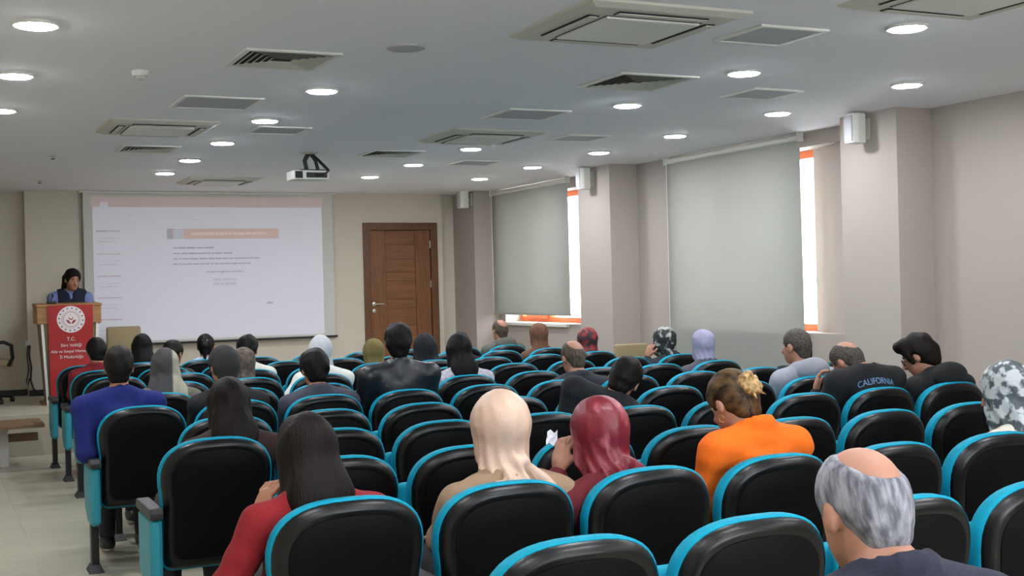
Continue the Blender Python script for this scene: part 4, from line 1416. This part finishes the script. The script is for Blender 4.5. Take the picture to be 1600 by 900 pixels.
add('man in a dark red shirt with short black hair, aisle end near the lectern', (10, 0), 1.41, 1.25, top=fabric('dark_red_shirt', (120, 22, 28)), topname='shirt', hair='short', hairm=HM_BLACK, nod=14, collar=0.004)
add('man in a royal blue sweater with short dark hair on the aisle', (6, 0), 1.07, 1.32, hy=0.235, sw=0.205, bulk=1.12, top=fabric('royal_blue_sweater', (16, 30, 104)), hair='short', hairm=HM_DARK, turn=-12, nod=2, px=-0.03, collar=0.0, seed=4,
    le=(-0.31, 0.12, 0.70), lw=(-0.26, 0.34, 0.68))
add('woman with long black hair in the front row beside the tan stage chair', (11, 1), 1.96, 1.24, top=fabric('black_top_c', (24, 22, 24)), hair='long', hairm=HM_BLACK, nod=10)
add('dark-haired person with face turned right, half hidden by the grey headscarf', (10, 1), 2.09, 1.20, top=fabric('dark_brown_top', (44, 38, 36)), hair='short', hairm=HM_DARK, turn=-40, nod=16, skin='tan')
M_GREYSC = mat('grey_and_cream_scarf', (62, 60, 60), 0.8, bump=0.2, bscale=80)
_nt = M_GREYSC.node_tree
_sx = _nt.nodes.new('ShaderNodeSeparateXYZ')
_rp = _nt.nodes.new('ShaderNodeValToRGB')
_rp.color_ramp.elements[0].position, _rp.color_ramp.elements[1].position = 0.045, 0.055
_rp.color_ramp.elements[0].color, _rp.color_ramp.elements[1].color = (*lin((58, 56, 58)), 1), (*lin((158, 152, 136)), 1)
_tc = [n for n in _nt.nodes if n.type == 'TEX_COORD'][0]
_nt.links.new(_tc.outputs['Object'], _sx.inputs[0])
_nt.links.new(_sx.outputs['X'], _rp.inputs['Fac'])
_nt.links.new(_rp.outputs['Color'], _nt.nodes['Principled BSDF'].inputs['Base Color'])
add('woman in a charcoal headscarf with a cream edge, behind the blue sweater', (7, 0), 1.50, 1.25, top=fabric('grey_olive_top', (104, 100, 88)), hair='hijab', hairm=M_GREYSC, turn=-10, nod=12)
add('woman with dark hair tied back and pale clip, in pale blue blouse', (11, 2), 2.59, 1.21, top=fabric('pale_blue_blouse', (176, 190, 214)), topname='blouse', hair='ponytail', hairm=HM_BLACK, nod=14, turn=-15)
add('person with dark grey close-fitting head covering in black, behind the woman with long brown hair', (6, 1), 1.70, 1.29, top=fabric('black_top_g', (22, 21, 23)), hair='cap', hairm=fabric('charcoal_knit', (42, 41, 42)), turn=12, nod=6)
M_BROWNSC = mat('brown_checked_scarf', (66, 56, 50), 0.85, rgb2=(104, 92, 82), vscale=30, bump=0.2, bscale=80)
add('woman in a mottled brown-grey headscarf beside the dark head covering', (8, 2), 2.27, 1.19, top=fabric('brown_cardigan', (60, 50, 46)), hair='hijab_tight', hairm=M_BROWNSC, nod=10)
add('man in a white shirt with thick black hair in front of the screen', (9, 2), 2.55, 1.25, top=fabric('white_shirt', (206, 204, 192)), topname='shirt', hair='thick', hairm=HM_BLACK, turn=-22, nod=14, sw=0.195, collar=0.006)
add('woman in a white headscarf and white top, below the screen corner', (8, 3), 2.90, 1.26, top=fabric('white_top_j', (214, 214, 208)), hair='hijab_tight', hairm=fabric('white_scarf', (184, 186, 190)), nod=8, le=(-0.27, 0.12, 0.74), lw=(-0.22, 0.34, 0.72), skin='tan')
add('man with black hair in a grey-blue jacket near the centre left', (6, 2), 2.29, 1.24, top=fabric('grey_blue_jacket', (62, 64, 76)), topname='jacket', hair='thick', hairm=HM_BLACK, nod=16, sw=0.20, collar=0.006, px=-0.03)
add('woman with long dark brown hair leaning down, second aisle chair from the camera', (4, 0), 1.31, 1.22, top=fabric('dark_maroon_top', (48, 24, 26)), hair='long', hairm=HM_BROWN, nod=16, hy=0.25, h=0.0105)
add('woman with very long brown hair in a red jumper, nearest the aisle', (2, 0), 1.14, 1.22, top=fabric('red_jumper', (152, 18, 30), wr=0) if False else fabric('red_jumper', (130, 14, 24)), topname='jumper', hair='verylong', hairm=HM_BROWN, nod=12, turn=8, h=0.0095, hy=0.255, px=-0.05, sw=0.19,
    le=(-0.36, 0.20, 0.66), lw=(-0.215, 0.33, 0.86), lhand=('fist', (0.35, 0.1, 0.9), (0.8, 0.3, -0.3)), wr=0.006)
add('tall man in a black leather jacket with short dark hair, centre', (6, 3), 2.87, 1.39, hy=0.235, sw=0.215, bulk=1.16, top=mat('black_leather', (25, 26, 31), 0.38, bump=0.25, bscale=45), topname='leather_jacket', hair='thick', hairm=HM_BLACK, turn=-18, nod=2, collar=0.016, sh_drop=0.06, wr=0.006)
add('woman in an olive headscarf, left of the leather jacket', (9, 4), 3.70, 1.17, top=fabric('mottled_olive_top', (84, 82, 70), rgb2=(140, 132, 116), vscale=40), hair='hijab_tight', hairm=fabric('olive_scarf', (112, 100, 56)), nod=14)
add('woman in a black headscarf and white blouse, in front of the door', (9, 5), 4.20, 1.20, top=fabric('white_blouse_p', (198, 198, 204)), topname='blouse', hair='hijab', hairm=fabric('black_scarf', (20, 22, 28)), head_s=1.12, nod=6)
add('woman with long black hair in a pale grey blouse, centre', (7, 4), 3.69, 1.27, top=fabric('pale_grey_blouse', (158, 154, 166), rgb2=(190, 186, 196), vscale=40), topname='blouse', hair='long', hairm=HM_BLACK, turn=6, nod=6)
add('person in black mostly hidden behind the woman with long black hair', (10, 6), 4.98, 1.16, top=fabric('black_top_q', (22, 22, 24)), hair='short', hairm=HM_BLACK, nod=20)
add('grey-haired balding man in a grey-green hooded jacket by the window', (11, 8), 5.88, 1.25, top=fabric('grey_green_jacket', (82, 84, 76)), topname='jacket', hair='bald', hairm=HM_SALT, hood=True, turn=10, nod=4, sw=0.2, bulk=1.08, skin='light')
add('woman in a plain brown headscarf below the window sill', (10, 8), 5.88, 1.22, top=fabric('brown_coat', (92, 62, 46)), topname='coat', hair='hijab_tight', hairm=fabric('brown_scarf', (106, 70, 52)), nod=6)
M_REDSC = mat('red_and_dark_scarf', (52, 34, 38), 0.7, rgb2=(150, 44, 46), vscale=14, ramp=(0.45, 0.56), bump=0.2, bscale=80)
add('woman in a red and black patterned headscarf by the window wall', (9, 8), 5.92, 1.19, top=fabric('dark_grey_top_t', (58, 56, 62)), hair='hijab_tight', hairm=M_REDSC, nod=12)
add('balding grey-haired man in a charcoal jacket, centre', (6, 5), 4.19, 1.225, top=fabric('charcoal_jacket', (40, 40, 47)), topname='jacket', hair='bald', hairm=HM_SALT, turn=2, nod=16, sw=0.2, bulk=1.1, collar=0.006, skin='light', px=0.02)
add('dark-haired man in a black suit leaning sideways with head bent right', (4, 4), 3.50, 1.22, top=fabric('black_suit', (23, 24, 30)), topname='suit_jacket', hair='short', hairm=HM_DARK, turn=-34, nod=18, tilt=26, sw=0.225, bulk=1.12, shtilt=-0.50, px=-0.05, collar=0.008, hy=0.25, sh_drop=0.03, h=0.0105)
M_BWSC = mat('black_and_white_scarf', (30, 36, 36), 0.7, rgb2=(168, 172, 166), vscale=16, ramp=(0.50, 0.60), bump=0.2, bscale=80)
add('woman in a black and white patterned headscarf resting chin on hand, by the wall', (8, 9), 6.16, 1.205, top=fabric('dark_teal_top', (28, 40, 46)), hair='hijab_tight', hairm=M_BWSC, turn=38, nod=8, lw=(-0.22, 0.24, 0.93), le=(-0.28, 0.16, 0.70), lhand=('fist', (0.4, 0.15, 0.9), (0.7, 0.2, -0.2)), skin='tan')
add('woman in a lavender headscarf and grey coat beside the tall blind', (7, 8), 5.92, 1.21, top=fabric('grey_coat_x', (74, 72, 82)), topname='coat', hair='hijab_tight', hairm=fabric('lavender_scarf', (150, 148, 174)), turn=-6, nod=6, sw=0.2)
add('person in a black jacket hidden behind the man in grey hoodie', (6, 9), 6.19, 1.17, top=fabric('black_jacket_y', (17, 17, 19)), topname='jacket', hair='short', hairm=HM_BLACK, nod=18, sw=0.225, bulk=1.15, sh_drop=0.03)
add('man with short grey hair in a light grey hooded sweatshirt', (5, 7), 5.42, 1.285, top=fabric('light_grey_hoodie', (146, 148, 158)), topname='hooded_sweatshirt', hair='buzz', hairm=HM_BUZZ, hood=True, turn=18, nod=6, sw=0.205, bulk=1.12, skin='light', h=0.0105)
CAL = add('man in a black sweatshirt with blue lettering, chin on his hand', (4, 7), 5.09, 1.235, top=fabric('black_sweatshirt', (18, 18, 21)), topname='sweatshirt', hair='bald', hairm=HM_BUZZ, turn=20, nod=32, hy=0.28, sw=0.215, bulk=1.18, sh_drop=0.055, nup=0.05, lw=(-0.17, 0.40, 0.92), le=(-0.27, 0.28, 0.69), lhand=('fist', (0.25, 0.05, 0.95), (0.7, -0.5, 0)), skin='light', h=0.0105, wr=0.002, collar=0.0)
GLS = add('young man with dark hair and glasses in a black hoodie, near the right wall', (4, 8), 5.64, 1.255, top=fabric('black_hoodie', (18, 18, 20)), topname='hooded_sweatshirt', hair='thick', hairm=HM_DARK, hood=True, turn=34, nod=30, hy=0.25, sw=0.195, bulk=1.05, skin='light', h=0.0105, head_s=1.04)
M_GWSC = mat('grey_white_floral_scarf', (66, 76, 80), 0.5, rgb2=(178, 184, 186), vscale=20, ramp=(0.46, 0.54), bump=0.25, bscale=60)
add('woman in a grey and white floral headscarf at the right edge of the picture', (2, 6), 4.32, 1.23, top=fabric('off_white_coat', (206, 200, 186)), topname='coat', hair='hijab', hairm=M_GWSC, turn=20, nod=14, hy=0.25, h=0.0105, head_s=1.04)
ORG = add('woman in an orange blazer with a blonde hair bun and hoop earrings', (2, 3), 2.87, 1.27, top=fabric('orange_blazer', (232, 104, 8), bump=0.12), topname='blazer', hair='bun', hairm=HM_BLONDE, turn=12, nod=28, hy=0.27, sw=0.185, bulk=1.0, collar=0.022, skin='light', h=0.0095, sh_drop=0.05, wr=0.007)
M_BURG = mat('burgundy_marbled_scarf', (112, 18, 36), 0.42, rgb2=(176, 92, 104), vscale=10, ramp=(0.52, 0.66), bump=0.2, bscale=50, stretch=(1.4, 1, 0.6))
add('woman in a glossy burgundy headscarf and dark red top, hand at her cheek', (2, 2), 2.25, 1.20, top=fabric('burgundy_top', (92, 16, 26)), hair='hijab_tail', hairm=M_BURG, turn=6, nod=14, hy=0.24, h=0.0095, head_s=1.08, skin='light', le=(-0.33, 0.22, 0.70), lw=(-0.20, 0.34, 0.92), lhand=('fist', (0.3, 0.12, 0.9), (0.75, 0.3, -0.2)))
add('woman in a beige satin headscarf and beige trench coat', (2, 1), 1.85, 1.25, top=fabric('beige_trench_coat', (146, 119, 95), bump=0.12), topname='trench_coat', hair='hijab_tail', hairm=mat('beige_satin_scarf', (206, 174, 154), 0.42, bump=0.2, bscale=40, var=0.08, vscale=10), turn=-2, nod=6, hy=0.25, h=0.0095, head_s=1.08, sw=0.20, wr=0.008, px=0.03)
add('grey-haired balding man in a navy jacket, head large in the lower right corner', (0, 0), 1.60, 1.305, hy=0.25, top=fabric('navy_jacket', (30, 32, 50)), topname='jacket', hair='bald', hairm=HM_GREY, turn=-4, nod=21, nup=0.012, sh_drop=0.07, sw=0.185, bulk=1.05, byaw=-12, skin='light', h=0.009, head_s=0.97, collar=0.01)

# scrap of paper held up by the woman in burgundy
pb = thing('paper_sheet', 'small crumpled white paper held up beside the burgundy headscarf', 'paper', (2.135, 4.19, 1.0))
pm = MB()
for i in range(4):
    for j in range(4):
        pm.v.append((-0.02 + 0.015 * i + 0.004 * j, 0.004 * math.sin(3 * i + 2 * j) + 0.004 * j, 0.02 + 0.016 * j + 0.008 * math.sin(2.2 * i)))
pm.v += [(x, y + 0.0006, z) for x, y, z in pm.v]
for i in range(3):
    for j in range(3):
        q = i * 4 + j
        pm.f += [(q, q + 1, q + 5, q + 4), (16 + q, 16 + q + 4, 16 + q + 5, 16 + q + 1)]
pm.obj('sheet', mat('white_paper', (220, 222, 230), 0.8), pb)
# lettering across the back of the black sweatshirt
ct, cH, cR, cN, cg = CAL
M_BLUEP = mat('blue_print', (58, 118, 176), 0.7, rgb2=(150, 180, 210), vscale=3)
tm = text_mesh('sweatshirt_lettering', 'CALIFORNIA', 0.050, M_BLUEP, extrude=0.0)
bm = bmesh.new()
bm.from_mesh(tm)
bmesh.ops.subdivide_edges(bm, edges=[e for e in bm.edges if e.calc_length() > 0.012], cuts=2)
bvh = BVHTree.FromPolygons([v.co[:] for v in cg.data.vertices], [p.vertices[:] for p in cg.data.polygons])
for v in bm.verts:
    x, z = cN[0] + 0.005 + v.co.x * 0.98, 0.985 + v.co.y - 1.1 * (v.co.x) ** 2
    hit = bvh.ray_cast(Vector((x, cN[1] - 0.6, z)), Vector((0, 1, 0)))
    v.co = (hit[0] + Vector((0, -0.004, 0))) if hit[0] is not None else Vector((x, cN[1] - 0.12, z))
bm.to_mesh(tm)
bm.free()
link('lettering', tm, cg)
# glasses
gt_, gH, gR, gN, gg_ = GLS
gm = MB()
for q in (-1, 1):
    ring = [(q * 0.036 + 0.024 * math.cos(a), 0.098 + 0.002 * math.cos(a), 0.004 + 0.021 * math.sin(a)) for a in np.linspace(0, 2 * PI, 17)]
    gm.tube(ring, 0.0026, 6)
    gm.tube([(q * 0.060, 0.098, 0.008), (q * 0.078, 0.08, 0.009), (q * 0.083, 0.0, 0.006)], 0.0026, 6)
gm.tube([(-0.012, 0.099, 0.006), (0.012, 0.099, 0.006)], 0.0024, 6)
o = gm.obj('glasses', M_BLACK, gt_, smooth=True)
o.matrix_local = Matrix.Translation(gH) @ Matrix(gR.tolist()).to_4x4()
# hoop earrings
gt_, gH, gR, gN, gg_ = ORG
gold = mat('gold', (226, 178, 96), 0.25, metal=1.0)
for q in (-1, 1):
    ring = [(q * 0.086, 0.002 + 0.014 * math.sin(a), -0.056 + 0.015 * math.cos(a)) for a in np.linspace(0, 2 * PI, 17)]
    o = MB().tube(ring, 0.0022, 6).obj('earring', gold, gt_, smooth=True)
    o.matrix_local = Matrix.Translation(gH) @ Matrix(gR.tolist()).to_4x4()

# the speaker at the lectern
sp = person('woman speaking at the lectern in a navy vest over a blue shirt', None, 1.585, 1.952 - ZST, hy=-0.02, base=(1.585, 15.27, ZST), turn=180 + 14, nod=16, top=fabric('light_blue_shirt', (112, 124, 172)), topname='shirt', hair='loose', hairm=HM_BLACK,
            stand=0.80, sw=0.185, collar=0.012, skin='mid', h=0.0095, lw=(-0.16, -0.18, 1.10), rw=(0.16, -0.18, 1.10), le=(-0.25, 0.02, 0.92), re=(0.25, 0.02, 0.92),
            lhand=('lap', (0.3, -0.9, -0.1), (0, 0, -1)), rhand=('lap', (-0.3, -0.9, -0.1), (0, 0, -1)), seed=77)
sp[0]['group'] = 'speaker'
del sp[0]['group']
F = Field((-0.3, -0.3, 0.7), (0.3, 0.3, 1.4), 0.009)
sN = sp[3]
S0 = sN + np.array([0, 0, -0.045])
P_ = np.array([0, 0.0, 0.80])
F.ell(S0 * 0.70 + P_ * 0.30, (0.174, 0.122, 0.194), 0.05).ell(S0 * 0.38 + P_ * 0.62, (0.16, 0.124, 0.184), 0.06)
for q in (-1, 1):
    F.cap(sN + np.array([0, 0, -0.02]), S0 + np.array([q * 0.13, 0, 0.0]), 0.074, 0.074, 0.04)
F.cap(sN + np.array([0, -0.10, 0.16]), sN + np.array([0, -0.16, -0.10]), 0.12, 0.03, 0.01, op='sub')
F.cap(sN + np.array([0, 0, -0.02]), sN + np.array([0, 0, 0.2]), 0.078, 0.09, 0.01, op='sub')
for q in (-1, 1):
    F.plane_cut((q * 0.165, 0, 0), (q, 0, 0), 0.01)
Pv, Q = F.surface()
link('vest', np_mesh('vest', Pv, Q, [fabric('navy_vest', (22, 26, 48))]), sp[0])

# ---------------------------------------------------------------- chairs into their rows
occ = {s for s, _ in PEOPLE}
for r in sorted(SEATS):
    a, b = SEATS[r]
    for j in range(a, b + 1):
        x, y = seat_xy(r, j)
        o_ = (r, j) in occ
        if r == 0:
            lab = 'black and teal auditorium chair under the grey-haired man in navy, below the picture'
        else:
            lab = '%s black-backed teal auditorium chair, %s from the aisle in the %s row from the camera' % ('occupied' if o_ else 'empty', ORD[j - a], ORD[r - 1])
        make_chair((x, y, 0), lab, o_, j == b)
